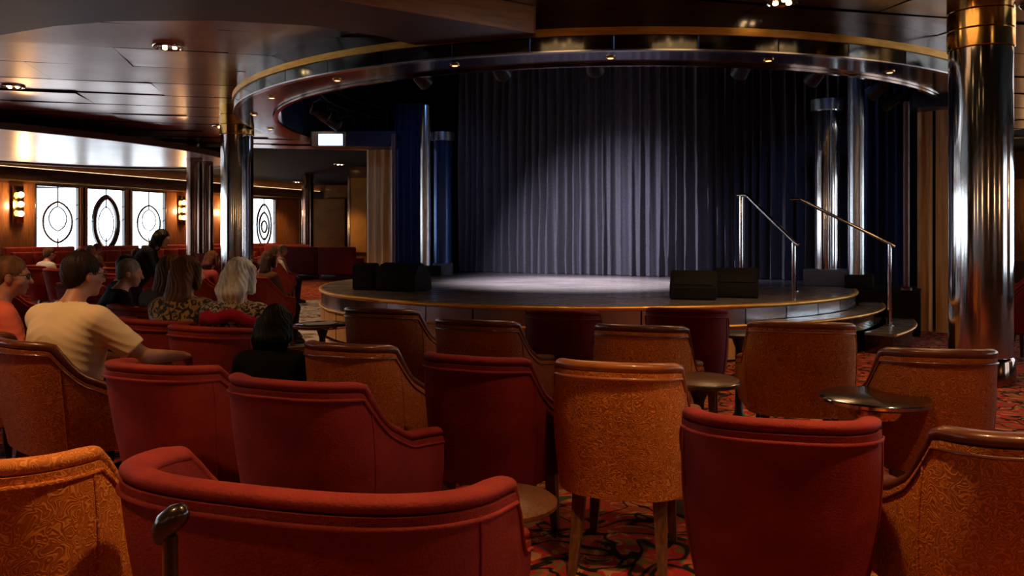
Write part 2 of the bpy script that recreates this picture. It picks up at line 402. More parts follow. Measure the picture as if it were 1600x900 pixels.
# soffit that runs over the seats to the canopy
zs = 3.33
near = [Vector((.20, 7.80)), Vector((-1.5, 6.66)), Vector((-3.2, 5.35)), Vector((-6, 3.4)), Vector((-12, 1.0))]
far = [Vector((-12, 10.6)), Vector((-7.2, 8.7)), Vector((-5.03, 7.86)), Vector((-4.3, 7.52)), Vector((-3.64, 7.34)), Vector((-2.7, 7.32)), Vector((-1.9, 7.5)), Vector((-1.3, 7.9)), Vector((-1.0, 8.28)), Vector((.20, 7.94))]
poly = near+far; n = len(poly); v = [(p.x, p.y, z) for z in (zs, CZ+.02) for p in poly]
f = [tuple(range(n)), tuple(range(2*n-1, n-1, -1))]+[(i, (i+1) % n, n+(i+1) % n, n+i) for i in range(n)]
so = struct(pyobj('trim_1', v, f, M['soffitmatte'], smooth=False, auto=None))
for a, b in zip(near, near[1:]):
    d = (b-a); L = d.length; mid = (a+b)/2; ang = math.atan2(d.y, d.x); nn = Vector((-d.y, d.x)).normalized()
    if nn.y > 0: nn = -nn
    box('fascia_board', (mid.x+nn.x*.012, mid.y+nn.y*.012, (zs+CZ)/2-.005), (L-.004, .022, CZ-zs-.01), M['paleoak'], so, .003, ang)
box('fascia_end', (.215, 7.86, (zs+CZ)/2), (.03, .16, CZ-zs), M['paleoak'], so, .004)

# dropped oval panel in the ceiling on the left
def ellipse_panel():
    o = thing('trim_2', 'pale oval dropped ceiling panel with brown rim', 'ceiling panel', (-11.5, 18.4, 3.30), HROT); del o['category']; struct(o)
    A, B = 6.0, 3.75
    def ell(z0, z1, k0, k1, n=72):
        v, f = [], []
        for (k, z) in ((k0, z0), (k1, z1)):
            for i in range(n):
                a = 2*PI*i/n; v.append((k*A*math.cos(a), k*B*math.sin(a), z))
        for i in range(n): f.append((i, (i+1) % n, n+(i+1) % n, n+i))
        return v, f, n
    v, f, n = ell(.06, .06, .02, .985); f.append(tuple(range(n))); pyobj('pale_panel', v, f, M['dome'], o, auto=None)
    v, f, n = ell(-.0, .13, 1.0, 1.0); f.append(tuple(range(2*n-1, n-1, -1)))
    v2, _, _ = ell(-.0, .06, .982, .982); b = len(v); v += v2
    for i in range(n): f.append((i, (i+1) % n, b+(i+1) % n, b+i)); f.append((b+i, b+(i+1) % n, b+n+(i+1) % n, b+n+i))
    pyobj('rim', v, f, M['rim'], o, auto=30)
ellipse_panel()

# ------------------------------------------------------------------ stage canopy ring
can = thing('stage_canopy', 'round brass-banded canopy ring with smoked mirror fascia above the stage', 'canopy', RC)
arcobj('brass_band', RR-.06, RR+.015, 3.335, 3.41, 0, 2*PI, 128, M['brassband'], can)
arcobj('upper_drum', RR-.12, RR-.05, 3.41, CZ+.1, 0, 2*PI, 128, M['soffit'], can)
fp = None; NS = 44
for k in range(NS):
    if fp is None:
        fp = arcobj('fascia_panel', RR-.05, RR-.008, 3.195, 3.333, -PI/NS+.0012, PI/NS-.0012, 5, M['smoked'], can); me = fp.data
    else: link('fascia_panel', me, None, can, rotz=2*PI*k/NS, smooth=False)
arcobj('lower_lip', RR-.07, RR, 3.18, 3.195, 0, 2*PI, 128, M['silver'], can)
arcobj('underside', RI, RR-.03, 3.181, 3.20, 0, 2*PI, 128, M['soffit'], can)
arcobj('inner_lip', RI-.04, RI+.02, 3.150, 3.181, 0, 2*PI, 128, M['bronze'], can)
arcobj('inner_wall', RI-.02, RI+.03, 3.181, 4.9, 0, 2*PI, 128, M['navy'], can)
o = arcobj('loft', .01, RI+.02, 4.85, 4.9, 0, 2*PI, 64, M['void'], can)
for k in range(22):
    a = math.radians(180+k*180/21); p = Vector((math.cos(a)*(RR+RI)/2, math.sin(a)*(RR+RI)/2, 3.178))
    if k % 2 == 0:
        v, f = lathe([(.045, -.012), (.055, -.004), (.055, .004)], 16); d = pyobj('canopy_light', v, f, M['brass'], can, p)
        v, f = lathe([(.03, -.013), (.034, -.009)], 12); pyobj('lens', v, f, M['bulbdim'], d, (0, 0, 0))
# stage lanterns on a truss inside the canopy
def lantern(loc, aim, label):
    t = thing('stage_lantern', label, 'stage light', loc, 0, 'stage lanterns under the canopy')
    rot = (Vector(aim)-Vector(loc)).to_track_quat('-Z', 'Y').to_matrix()
    def rt(v): return [rot @ Vector(p) for p in v]
    v, f = lathe([(.05, .16), (.075, .14), (.08, .02), (.095, -.02), (.105, -.16), (.10, -.165), (.09, -.15)], 18); pyobj('lamp_housing', rt(v), f, M['blackmetal'], t)
    v, f = lathe([(.085, -.13), (.087, -.125)], 18); pyobj('lens', rt(v), f, M['smoked'], t)
    tub('yoke', [(-.12, 0, 0), (-.12, 0, .18), (0, 0, .23), (.12, 0, .18), (.12, 0, 0)], .011, M['blackmetal'], t, 6)
    tub('clamp', [(0, 0, .22), (0, 0, .33)], .018, M['blackmetal'], t, 8)
    return t
tr = thing('lighting_truss', 'black curved pipe truss hanging inside the stage canopy', 'truss', (RC.x, RC.y, 0))
for rr, zz in ((4.6, 3.68), (4.6, 3.9)):
    tub('pipe', [(rr*math.cos(a), rr*math.sin(a), zz) for a in [math.radians(150+i*5) for i in range(49)]], .025, M['blackmetal'], tr, 8)
for i in range(13):
    a = math.radians(150+i*20); tub('strut', [(4.6*math.cos(a), 4.6*math.sin(a), 3.68), (4.6*math.cos(a), 4.6*math.sin(a), 4.86)], .014, M['blackmetal'], tr, 6)
for i, dg in enumerate((156, 166, 176, 188, 236, 250, 264, 286, 300, 320, 336)):
    a = math.radians(dg); lantern((RC.x+4.6*math.cos(a), RC.y+4.6*math.sin(a), 3.34), (2, 14, .6), 'black stage lantern clamped under the curved pipe inside the canopy')

# ------------------------------------------------------------------ stage
SC, SR, SH = Vector((1.05, 12.2, 0)), 3.86, .62
st = thing('stage', 'low round stage with dark polished floor and brass edged risers', 'stage', SC)
RA = math.radians(-28); rv, av = Vector((math.cos(RA), math.sin(RA), 0)), Vector((-math.sin(RA), math.cos(RA), 0))
lath('stage_floor', [(.01, SH-.05), (SR-.02, SH-.05), (SR-.02, SH), (.01, SH)], M['stagefloor'], st, n=128)
bm = bmesh.new(); add_box(bm, (1.0*rv.x+2.4*av.x, 1.0*rv.y+2.4*av.y, SH/2-.002), (7.2, 3.4, SH-.006), 0, Matrix.Rotation(RA, 3, 'Z')); bmobj('rear_stage_deck', bm, M['blackbox'], st)
tub('brass_nosing', [((SR+.005)*math.cos(a), (SR+.005)*math.sin(a), SH-.022) for a in [2*PI*i/160 for i in range(160)]], .026, M['brassband'], st, 8, closed=True)
NP = 40; p1 = p2 = None
for k in range(NP):
    a = 2*PI*k/NP
    if not (math.radians(150) < a < math.radians(372)): continue
    if p1 is None:
        m1 = arcobj('riser_panel', SR-.06, SR-.01, .40, SH-.05, -PI/NP+.002, PI/NP-.002, 5, M['silver'], st); p1 = m1.data; m1.rotation_euler.z = a
        m2 = arcobj('base_panel', SR-.05, SR, .03, .375, -PI/NP+.004, PI/NP-.004, 5, M['tan'], st); p2 = m2.data; m2.rotation_euler.z = a
    else:
        link('riser_panel', p1, None, st, rotz=a, smooth=False); link('base_panel', p2, None, st, rotz=a, smooth=False)
arcobj('core', 1, SR-.07, 0, SH-.06, math.radians(140), math.radians(380), 60, M['void'], st)
tub('brass_trim', [((SR+.01)*math.cos(a), (SR+.01)*math.sin(a), .388) for a in [math.radians(145+2*i) for i in range(116)]], .016, M['brassband'], st, 6)
# steps on the right
steps = thing('stage_steps', 'curved brass edged steps at the right side of the stage', 'steps', SC)
for r0, r1, z1, a0, a1 in ((SR+.03, 4.20, .44, -64, -9), (4.22, 4.56, .24, -44, -9)):
    arcobj('tread', r0, r1, z1-.03, z1, math.radians(a0), math.radians(a1), 40, M['stagefloor'], steps)
    arcobj('riser', r0, r1-.03, 0, z1-.03, math.radians(a0), math.radians(a1), 40, M['smoked'], steps)
    tub('nosing', [((r1)*math.cos(a), (r1)*math.sin(a), z1-.012) for a in [math.radians(a0+(a1-a0)*i/40) for i in range(41)]], .018, M['brassband'], steps, 8)
# curtains: real pleats
def drape(name, label, p0, p1, z0, z1, m, amp=.07, wl=.24, group=None, seed=1, flare=.25, nz=14, sharp=1.4):
    rg = random.Random(seed); p0, p1 = Vector((*p0, 0)), Vector((*p1, 0)); L = (p1-p0).length; d = (p1-p0)/L; nrm = Vector((d.y, -d.x, 0))
    N = max(12, int(L/.012)); ph = [rg.uniform(0, 6.28) for _ in range(6)]
    u = np.linspace(0, L, N+1); v, f = [], []
    phase = 2*PI*u/wl+1.3*np.sin(u*2.1+ph[0])+1.0*np.sin(u*4.7+ph[1])+.8*np.sin(u*9.3+ph[5])
    for side in (0, 1):
        for j in range(nz+1):
            t = j/nz; z = z0+(z1-z0)*t
            a = amp*(1-flare*t)*(.75+.25*np.sin(u*1.7+ph[2]))
            off = a*(2*np.abs(np.sin(.5*(phase+.35*np.sin(z*1.1+u*3+ph[3]))))**sharp-1)+.22*a*np.sin(1.7*phase+ph[4]+.5*z)+side*.012
            for i in range(N+1):
                q = p0+d*float(u[i])-nrm*float(off[i]-.0); v.append((q.x, q.y, z))
    K = (nz+1)*(N+1)
    for s in (0, 1):
        for j in range(nz):
            for i in range(N):
                a = s*K+j*(N+1)+i; f.append((a, a+1, a+N+2, a+N+1))
    o = pyobj(name, v, f, m, None, auto=None); return tag(o, label, 'curtain', group)
cp = Vector((.72, 15.1, 0))
drape('stage_curtain', 'wide dark slate pleated curtain across the back of the stage', (cp-rv*2.0)[:2], (cp+rv*5.6)[:2], SH+.01, 4.8, M['curtain'], .17, .165, sharp=.75)
def pxp(px, Y): return (X(px, Y), Y)
drape('side_curtain', 'navy pleated side curtain left of the stage by the slim steel post', pxp(616, 15.5), pxp(662, 15.4), SH+.01, 3.9, M['bluecurtain'], .04, .12, seed=3)
drape('side_curtain', 'navy pleated side curtain right of the stage behind the stair rail', pxp(1346, 12.2), pxp(1416, 11.9), .05, 3.9, M['bluecurtain'], .045, .13, seed=4)
drape('tan_drape', 'tan pleated drape at the left end of the stage under the lit panel', pxp(573, 15.2), pxp(612, 15.1), .02, 2.97, M['tan'], .035, .16, seed=5)
drape('tan_drape', 'narrow tan drape right of the stage beside the plum post', pxp(1433, 11.2), pxp(1457, 11.1), .02, 3.08, M['tan'], .03, .11, seed=6)
drape('tan_drape', 'tan drape tucked behind the big chrome column on the right', pxp(1462, 11.0), pxp(1492, 10.9), .02, 3.08, M['tan'], .03, .13, seed=7)
# black masking round the stage house
ms = thing('stage_masking', 'black masking flats around the back of the stage', 'masking')
def flat(p0, p1, z0, z1, nm='flat', m='void', th=.06, parent=None):
    p0, p1 = Vector((*p0, 0)), Vector((*p1, 0)); d = p1-p0; c = (p0+p1)/2
    return box(nm, (c.x, c.y, (z0+z1)/2), (d.length, th, z1-z0), M[m], parent or ms, 0, math.atan2(d.y, d.x))
q0, q1 = cp-rv*3.1+av*.5, cp+rv*6.8+av*.5
flat(q0[:2], q1[:2], 0, 4.85)
flat(pxp(660, 15.9), q0[:2], 0, 4.85); flat(pxp(606, 15.9), pxp(664, 15.9), 0, 4.85)
flat(pxp(1330, 12.5), pxp(1425, 11.9), 0, 4.85); flat(pxp(1418, 11.75), pxp(1520, 11.5), 0, 4.85); flat(q1[:2], pxp(1330, 12.5), 0, 4.85)
# navy bulkheads at both ends of the proscenium
bh = thing('bulkhead', 'navy bulkhead with a glowing pale blue panel left of the stage', 'bulkhead', (0, 0, 0))
flat(pxp(490, 14.75), pxp(622, 14.75), 2.96, 3.24, 'bulkhead_beam', 'navy', .5, bh)
box('lit_panel', (X(516, 14.46), 14.485, 3.08), (.44, .03, .21), M['panelglow'], bh, .008)
box('panel_surround', (X(514, 14.5), 14.495, 3.09), (.62, .02, .27), M['silver'], bh)
bh2 = thing('bulkhead', 'navy bulkhead above the tan drapes right of the stage', 'bulkhead', (0, 0, 0))
flat(pxp(1424, 11.0), pxp(1500, 10.8), 3.08, 3.36, 'bulkhead_beam', 'navy', .4, bh2)
# proscenium columns
def pcol(name, loc, r, z0, z1, m, label, cap=None, base=None, sq=False):
    t = thing(name, label, 'column', (loc[0], loc[1], z0))
    lath('shaft', [(r, 0), (r, z1-z0)], m, t, n=32)
    if cap: lath('capital', [(cap, z1-z0-.16), (cap, z1-z0), (r, z1-z0+.0)], M['silver'], t, (0, 0, 0))
    if base: lath('foot', [(base, 0), (base, .2), (r+.005, .22)], M['plinth'], t)
    return t
def plinth(loc, s, z0, z1, m, label, rz=RA):
    o = box('plinth', (loc[0], loc[1], (z0+z1)/2), (s[0], s[1], z1-z0), m, None, .012, rz); return tag(o, label, 'plinth')
plinth(pxp(666, 14.5), (.4, .4), SH, .80, M['blackbox'], 'black plinth under the slim steel column left of the stage')
pcol('steel_column', pxp(665, 14.5), .095, .80, 3.7, M['silver'], 'slim steel column left of the stage beside the navy curtain')
pcol('blue_column', pxp(692, 14.75), .17, SH, 3.24, M['bluetube'], 'blue mirrored column with steel cap at the left of the stage', .215, .19)
plinth(pxp(1343, 11.2), (.36, .36), SH-.0, .81, M['blackbox'], 'black plinth under the slim steel column right of the stage')
pcol('steel_column', pxp(1338, 11.2), .108, .81, 3.7, M['silver'], 'slim steel column right of the stage behind the stair rail')
plinth(pxp(1298, 11.75), (.70, .5), SH, .86, M['plinth'], 'grey plinth under the capped mirrored column right of the stage')
pcol('mirrored_column', pxp(1291, 11.75), .17, .86, 3.34, M['chrome'], 'mirrored column with steel cap at the right of the stage', .215)
for (px, Y, lb) in ((615, 14.25, 'thin plum post at the left end of the stage by the tan drape'), (1416, 10.75, 'thin plum post at the right end of the stage by the tan drapes')):
    t = thing('plum_post', lb, 'post', (X(px, Y), Y, SH)); lath('shaft', [(.04, 0), (.04, 2.53)], M['violet'], t, n=16); lath('foot', [(.07, 0), (.07, .03), (.042, .05)], M['violet'], t, n=16)

# big columns
def column(loc, r, label, m='chrome', brass=True, bb=3.08):
    t = thing('column', label, 'column', (loc[0], loc[1], 0))
    lath('shaft', [(r, .25), (r, bb if brass else CZ)], M[m], t, n=64)
    lath('base', [(r+.02, 0), (r+.02, .22), (r+.004, .25)], M['bronze'], t, n=64)
    if brass:
        h = (CZ-bb)
        for k in range(3): lath('brass_collar', [(r+.008, bb+h*k/3+.006), (r+.014, bb+h*k/3+.012), (r+.014, bb+h*(k+1)/3-.006), (r+.008, bb+h*(k+1)/3)], M['brass'], t, n=64)
    return t
column(pxp(370.5, 13.9), .272, 'large chrome column with brass collar left of the stage, among the seated crowd')
column((X(1532, 7.45), 7.45), .265, 'large chrome column with brass collar at the right, nearest to the camera')
column(pxp(304, 21.0), .20, 'dark bronze column, left of the pair by the far windows', 'bronze', False)
column(pxp(323, 22.0), .17, 'dark bronze column, right of the pair by the far windows', 'bronze', False)
column(pxp(481, 30), .22, 'slim dark bronze column before the far brown panels', 'bronze', False)

# handrails
def rail(up, lo, zb0, zb1, zt0, zt1, label, pm='chrome'):
    t = thing('stair_rail', label, 'handrail', (up[0], up[1], 0)); d = Vector((lo[0]-up[0], lo[1]-up[1], 0)); u = d.normalized()
    tub('post', [(0, 0, zb0), (0, 0, zt0)], .024, M[pm], t, 12)
    tub('post', [(d.x, d.y, zb1), (d.x, d.y, zt1)], .024, M['chrome'], t, 12)
    tub('rail', [(-u.x*.05, -u.y*.05, zt0+.01), (u.x*.07, u.y*.07, zt0+.01), (u.x*.1, u.y*.1, zt0-.01), (d.x, d.y, zt1+.01), (d.x+u.x*.06, d.y+u.y*.06, zt1-.03)], .022, M['chrome'], t, 10)
    for p, z in (((0, 0), zb0), ((d.x, d.y), zb1)): lath('flange', [(.05, 0), (.05, .012), (.025, .02)], M['chrome'], t, (p[0], p[1], z), 16)
rail(pxp(1158, 9.7), pxp(1240, 9.15), SH, .44, 1.835, 1.28, 'chrome stair rail on the front edge of the stage steps')
rail(pxp(1242, 10.5), pxp(1390, 9.95), SH, .24, 1.82, 1.245, 'chrome stair rail farther back beside the steel columns', 'void')  # upper post painted black, standing in for the gloom that hides it

# monitor speakers
def monitor(loc, w, h, d, rz, label, round_=False):
    t = thing('stage_monitor', label, 'speaker', loc, rz)
    prof = [(-d/2, 0), (d/2, 0), (d/2, h*.45), (d*.12, h), (-d/2, h*.92)]
    if round_: prof = [(-d/2, 0), (d/2, 0), (d/2, h*.35), (d*.3, h*.8), (0, h), (-d*.3, h*.92), (-d/2, h*.5)]
    n = len(prof); v = [(x, y, z) for x in (-w/2, w/2) for y, z in prof]
    f = [tuple(range(n)), tuple(range(2*n-1, n-1, -1))]+[(i, (i+1) % n, n+(i+1) % n, n+i) for i in range(n)]
    bm = bmesh.new(); vs = [bm.verts.new(p) for p in v]
    for q in f: bm.faces.new([vs[i] for i in q])
    bmesh.ops.bevel(bm, geom=bm.edges[:], offset=.014, segments=2, affect='EDGES'); bmobj('cabinet', bm, M['blackbox'], t, smooth=True, auto=40)
    a = Vector((0, d/2, h*.45)); b = Vector((0, d*.12, h)); mid = (a+b)/2; ang = math.atan2((b-a).z, (b-a).y); nn = Vector((0, (b-a).z, -(b-a).y)).normalized()
    if not round_:
        box('grille', mid+nn*.006, (w*.86, (b-a).length*.8, .012), M['grille'], t, .003, 0, Matrix.Rotation(ang, 3, 'X'))
        box('handle', (w/2+.004, 0, h*.5), (.012, .12, .04), M['blackmetal'], t, .004)
    lath('corner_foot', [(.02, 0), (.02, .006)], M['blackmetal'], t, (w/2-.05, -d/2+.05, -.004), 10)
    return t
monitor((*pxp(574, 10.9), SH+.004), .30, .36, .34, RA+.3, 'black box speaker at the left end of the stage')
monitor((*pxp(631, 10.7), SH+.004), .62, .37, .42, RA, 'black round-topped wedge monitor beside the box speaker on the left', True)
monitor((*pxp(1084, 9.35), SH+.004), .52, .33, .42, PI+RA+.2, 'black wedge monitor at the right front of the stage, left of the two')
monitor((*pxp(1151, 9.62), SH+.004), .50, .35, .38, PI+RA+.2, 'black wedge monitor at the right front of the stage, next to the rail post')

# ------------------------------------------------------------------ downlights
def downlight(x, y, power, z=CZ, r=.17, color=(1, .55, .24), angle=95, label=None, soft=.06):
    t = thing('downlight', label or 'unseen round ceiling downlight for house light', 'ceiling light', (x, y, z-.005), 0, 'recessed downlights')
    lath('trim_ring', [(r*.82, -.004), (r*.86, -.02), (r, -.02), (r*1.06, -.006), (r*1.06, .0)], M['chrome'], t, n=32)
    lath('reflector', [(r*.82, -.01), (r*.6, -.006), (r*.3, -.004), (.01, -.003)], M['silver'], t, n=32)
    for k in range(3):
        a = 2*PI*k/3+.4; v, f = lathe([(.005, -.03), (.022, -.026), (.028, -.016), (.02, -.006)], 12)
        pyobj('bulb', v, f, M['bulbdim' if angle > 150 else 'bulb'], t, (r*.42*math.cos(a), r*.42*math.sin(a), 0))
    l = lamp('SPOT', 'downlight_lamp', (x, y, z-.10), (x, y, 0), power, color, soft, angle, .7)
    l.parent = t; l.location = (0, 0, -.08)
    return t
downlight(-4.07, 9.47, 260, label='round recessed downlight in the bronze ceiling at upper left')
downlight(2.58, 7.62, 110, label='round recessed downlight at the top of the frame before the canopy')
WARM = (1, .52, .22)
for (x, y, p) in ((-1.75, .75, 150), (.5, 1.9, 210), (1.9, 1.2, 190), (-2.9, 2.8, 230), (2.6, 4.3, 45), (.2, 4.6, 14), (4.6, 5.2, 50), (-4.8, 5.2, 190), (-7.5, 12, 300), (-6, 16.5, 320), (-3.7, 13.0, 200), (-10.6, 11.5, 300),
                  (-4.2, 20.5, 300), (-9, 26.5, 260), (-5.5, 25.5, 280), (-8.0, 31.5, 260), (-9.2, 34.2, 200), (-5.8, 33.8, 200), (9, 12, 120)):
    downlight(x, y, p)  # unseen house downlights, several added only to brighten the left and far end
for dg in (-100, -86, -72, -58):  # lights added above the frame to brighten the front of the brass band
    a = math.radians(dg); downlight(RC.x+7.15*math.cos(a), RC.y+7.15*math.sin(a), 75, r=.30, angle=168, soft=.34, label='added unseen ceiling light that brightens the canopy brass')
# ------------------------------------------------------------------ stage light
lamp('SPOT', 'stage_wash', (-1.9, 10.3, 3.5), (1.9, 14.3, .35), 2300, (.86, .80, 1), .08, 58, 1)
lamp('SPOT', 'stage_wash', (.2, 9.5, 3.5), (1.9, 14.4, .8), 120, (.86, .80, 1), .10, 50, 1)
lamp('SPOT', 'stage_floor_lamp', (1.3, 12.0, 4.5), (1.0, 12.3, .62), 3000, (.95, .84, .88), .15, 62, .8)
lamp('SPOT', 'stage_blue', (4.0, 10.2, 4.4), (4.6, 12.6, 1.2), 60, (.2, .4, 1), .15, 60, .9)
lamp('SPOT', 'stage_blue', (-1.2, 11.5, 4.4), (-1.6, 15.2, 2.0), 60, (.22, .42, 1), .15, 60, .9)
lamp('SPOT', 'stage_white', (3.4, 12.8, 4.4), (4.9, 11.2, 2.2), 60, (.8, .9, 1), .1, 50, .9)
# ------------------------------------------------------------------ tub chairs
def tub_chair(w, hb, ha, fab, crest, kind, seams=True):
    """mesh data for a tub chair facing +y; returns a dict of part meshes"""
    th, db, L = .075, .27, .30
    path = []
    for i in range(-26, 27):
        s = i/26; a = abs(s); sg = 1 if s >= 0 else -1
        if a <= .62:
            q = a/.62*PI/2; x = sg*w/2*math.sin(q)**.72 if q > 0 else 0; y = -db*max(0, math.cos(q))**.72; u = 0
        else:
            u = (a-.62)/.38; x = sg*(w/2+(.035 if kind == 'wing' else -.03)*u); y = L*u
        path.append((s, Vector((x, y, 0)), u))
    n = len(path); nrm = []
    for i in range(n):
        t = path[min(i+1, n-1)][1]-path[max(i-1, 0)][1]; nrm.append(Vector((-t.y, t.x, 0)).normalized())
    def height(s, u):
        a = abs(s); a0, a1 = (.42, .80) if kind == 'wing' else (.61, .92) if kind == 'wide' else (.51, .86)
        crown = hb-.018*(a/.45)**2*.8
        if a < a0: return crown
        q = min(1, (a-a0)/(a1-a0)); c0 = hb-.018*(a0/.45)**2*.8
        k = (1-q)**2.1 if kind == 'wing' else (1-q)**1.7
        return ha+(c0-ha)*k-.02*max(0, (a-a1)/(1-a1))
    z0 = .33; fl = .15 if kind != 'wing' else .06
    R = 10
    def pt(i, t, inner):
        s, p, u = path[i]; back = max(0, -p.y/db); hgt = height(s, u); z = z0+(hgt-z0)*t
        tt = (z-z0)/(hb-z0); k = 1-fl*(1-tt)**1.5
        q = Vector((p.x*k, (p.y+.0)*(.90+.10*tt)-.085*tt**1.3*back, z)); 
        bul = .012*math.sin(PI*t)
        if inner: q += nrm[i]*(th+.02*(1-tt)); q.z = max(z, z0)
        else: q -= nrm[i]*bul
        return q
    v, f = [], []
    for inner in (0, 1):
        for j in range(R+1):
            for i in range(n): v.append(pt(i, j/R, inner))
    K = (R+1)*n
    for s in (0, 1):
        for j in range(R):
            for i in range(n-1):
                a = s*K+j*n+i; f.append((a, a+1, a+n+1, a+n))
    for i in range(n-1):
        f.append((R*n+i, R*n+i+1, K+R*n+i+1, K+R*n+i)); f.append((i, i+1, K+i+1, K+i))
    for i in (0, n-1):
        for j in range(R): f.append((j*n+i, (j+1)*n+i, K+(j+1)*n+i, K+j*n+i))
    parts = [('backrest_shell', v, f, fab)]
    top = [(pt(i, 1, 0)+pt(i, 1, 1))/2+Vector((0, 0, .012)) for i in range(n)]
    fat = .026 if crest is fab or crest == fab else .024
    if crest == 'leather' or crest == 'tanleather': 
        v, f = tube(top, fat, 18, 1.75)
    else: v, f = tube(top, .021, 18, 1.85)
    parts.append(('crest_roll', v, f, crest))
    pip = [pt(i, 1, 0)-nrm[i]*.002+Vector((0, 0, -.022)) for i in range(n)]
    v, f = tube(pip, .0055, 6); parts.append(('piping', v, f, crest))
    if seams:
        for ii in (14, n-15):
            v, f = tube([pt(ii, j/R, 0)-nrm[ii]*.001 for j in range(R)]+[pt(ii, .97, 0)], .004, 6); parts.append(('seam', v, f, fab))
    return parts
def bmparts_seat(w):
    bm = bmesh.new(); add_box(bm, (0, .095, .42), (w*.78, .44, .12), .035); seat = bm
    bm2 = bmesh.new(); add_box(bm2, (0, .085, .335), (w*.72, .40, .07), .02)
    return seat, bm2
def leg_mesh(sx, sy, w):
    bm = bmesh.new(); x0, y0 = sx*(w*.40-.06), (.255 if sy > 0 else -.145); x1, y1 = x0+sx*.02, y0+(.02 if sy > 0 else -.075)
    vs = []
    for (x, y, z, h) in ((x0, y0, .345, .027), (x0*.55+x1*.45, y0*.62+y1*.38, .16, .022), (x1, y1, 0, .015)):
        vs.append([bm.verts.new((x+a*h, y+b*h, z)) for a, b in ((-1, -1), (1, -1), (1, 1), (-1, 1))])
    for a, b in ((0, 1), (1, 2)):
        for k in range(4): bm.faces.new([vs[a][k], vs[a][(k+1) % 4], vs[b][(k+1) % 4], vs[b][k]])
    bm.faces.new(vs[0]); bm.faces.new(vs[2]); return bm
protos = {}
def chair(loc, phi, label, fab, crest, kind='tub', w=.66, hb=.85, ha=.60, group=None, z=0):
    key = (fab, crest, kind, round(w/.02), hb, ha)
    if key in protos: return dup(protos[key], (*loc, z), -phi, label, group)
    t = thing('armchair' if w < .9 else 'love_seat', label, 'armchair' if w < .9 else 'sofa', (*loc, z), -phi, group)
    for nm, v, f, m in tub_chair(w, hb, ha, fab, crest, kind): pyobj(nm, v, f, M[m], t, auto=60)
    s, b = bmparts_seat(w); bmobj('seat_cushion', s, M[fab], t, smooth=True, auto=40); bmobj('seat_rail', b, M['darkwood'], t, smooth=True, auto=40)
    for sx in (-1, 1):
        for sy in (-1, 1): bmobj('leg', leg_mesh(sx, sy, w), M['legwood'], t)
    protos[key] = t; return t
def pchair(l, r, phi, label, fab, crest, kind='tub', hb=.85, ha=.60, w=None):
    """place a chair so that its crest spans the two picture points, by solving for where it stands"""
    (xl, yl), (xr, yr) = l, r; ym = (yl+yr)/2; Y = (EYE-hb)*F/(ym-4-Y0); x = X((xl+xr)/2, Y); ph = math.radians(phi); ww = w or (xr-xl)/F*Y
    Y += .3
    for _ in range(14):
        top = [Vector(p) for nm, vv, ff, mm in tub_chair(ww, hb, ha, fab, crest, kind, False) if nm == 'crest_roll' for p in vv]
        c, s_ = math.cos(-ph), math.sin(-ph); Q = [(x+p.x*c-p.y*s_, Y+p.x*s_+p.y*c, p.z) for p in top if p.z > hb-.075]
        P = [(800+F*q[0]/q[1], Y0+(EYE-q[2])*F/q[1]) for q in Q]
        a, b = min(p[0] for p in P), max(p[0] for p in P); m = (a+b)/2; h_ = (b-a)*.2
        yt = (min(p[1] for p in P if p[0] < a+h_)+min(p[1] for p in P if p[0] > b-h_))/2
        k = (ym-Y0)/(yt-Y0); Yc = Y-.33*math.cos(ph); dY = Yc*(1/k-1)*.8; Y += dY
        x += ((xl+xr)/2-m)/F*Yc+dY*x/Y
        if w is None: ww *= ((xr-xl)/(b-a))**.8
    print('chair', label[:40], round(x, 2), round(Y, 2), round(ww, 2))
    return chair((x, Y), ph, label, fab, crest, kind, ww, hb, ha)
pchair((185, 688), (812, 752), 17, 'wide crimson love seat filling the lower left foreground', 'red', 'red', 'wide', ha=.62)
pchair((1065, 632), (1378, 654), 14, 'crimson armchair in the right foreground, beside the near orange one', 'red', 'red')
pchair((1440, 662), (1716, 672), 6, 'orange armchair with dark leather rail at lower right corner', 'orange', 'leather', 'wing')
pchair((-160, 702), (185, 694), -3, 'orange armchair at lower left corner beside the wide love seat', 'orange', 'orange')
pchair((163, 552), (370, 577), 24, 'crimson armchair in the second row, in front of the paper-strewn table', 'red', 'red')
pchair((357, 578), (585, 600), 22, 'dark red armchair with a stepped right arm, in front of the black-haired person', 'crimson', 'crimson', 'wing')
pchair((662, 541), (838, 566), 24, 'wine red armchair directly left of the central orange armchair', 'wine', 'wine', 'wing')
pchair((866, 553), (1072, 573), 16, 'orange armchair with tan rail in the centre, all back legs in view', 'orange', 'tanleather', 'wing')
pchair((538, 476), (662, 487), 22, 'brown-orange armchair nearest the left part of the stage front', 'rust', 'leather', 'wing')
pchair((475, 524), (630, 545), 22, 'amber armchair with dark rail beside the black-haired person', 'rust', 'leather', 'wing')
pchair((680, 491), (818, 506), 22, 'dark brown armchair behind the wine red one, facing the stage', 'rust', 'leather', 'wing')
pchair((822, 480), (942, 488), 18, 'wine red armchair in the row by the stage, left of the two', 'wine', 'wine')
pchair((928, 502), (1080, 512), 17, 'amber armchair with dark rail behind the central orange one', 'orange', 'leather', 'wing')
pchair((1009, 478), (1138, 484), 16, 'wine red armchair in the row by the stage, right of the two', 'wine', 'wine')
pchair((1165, 498), (1338, 506), 14, 'amber armchair below the stair rails, facing the stage steps', 'orange', 'tanleather', 'wing')
pchair((1366, 540), (1560, 547), 8, 'shadowed orange armchair at the foot of the big right column', 'rust', 'leather', 'wing')
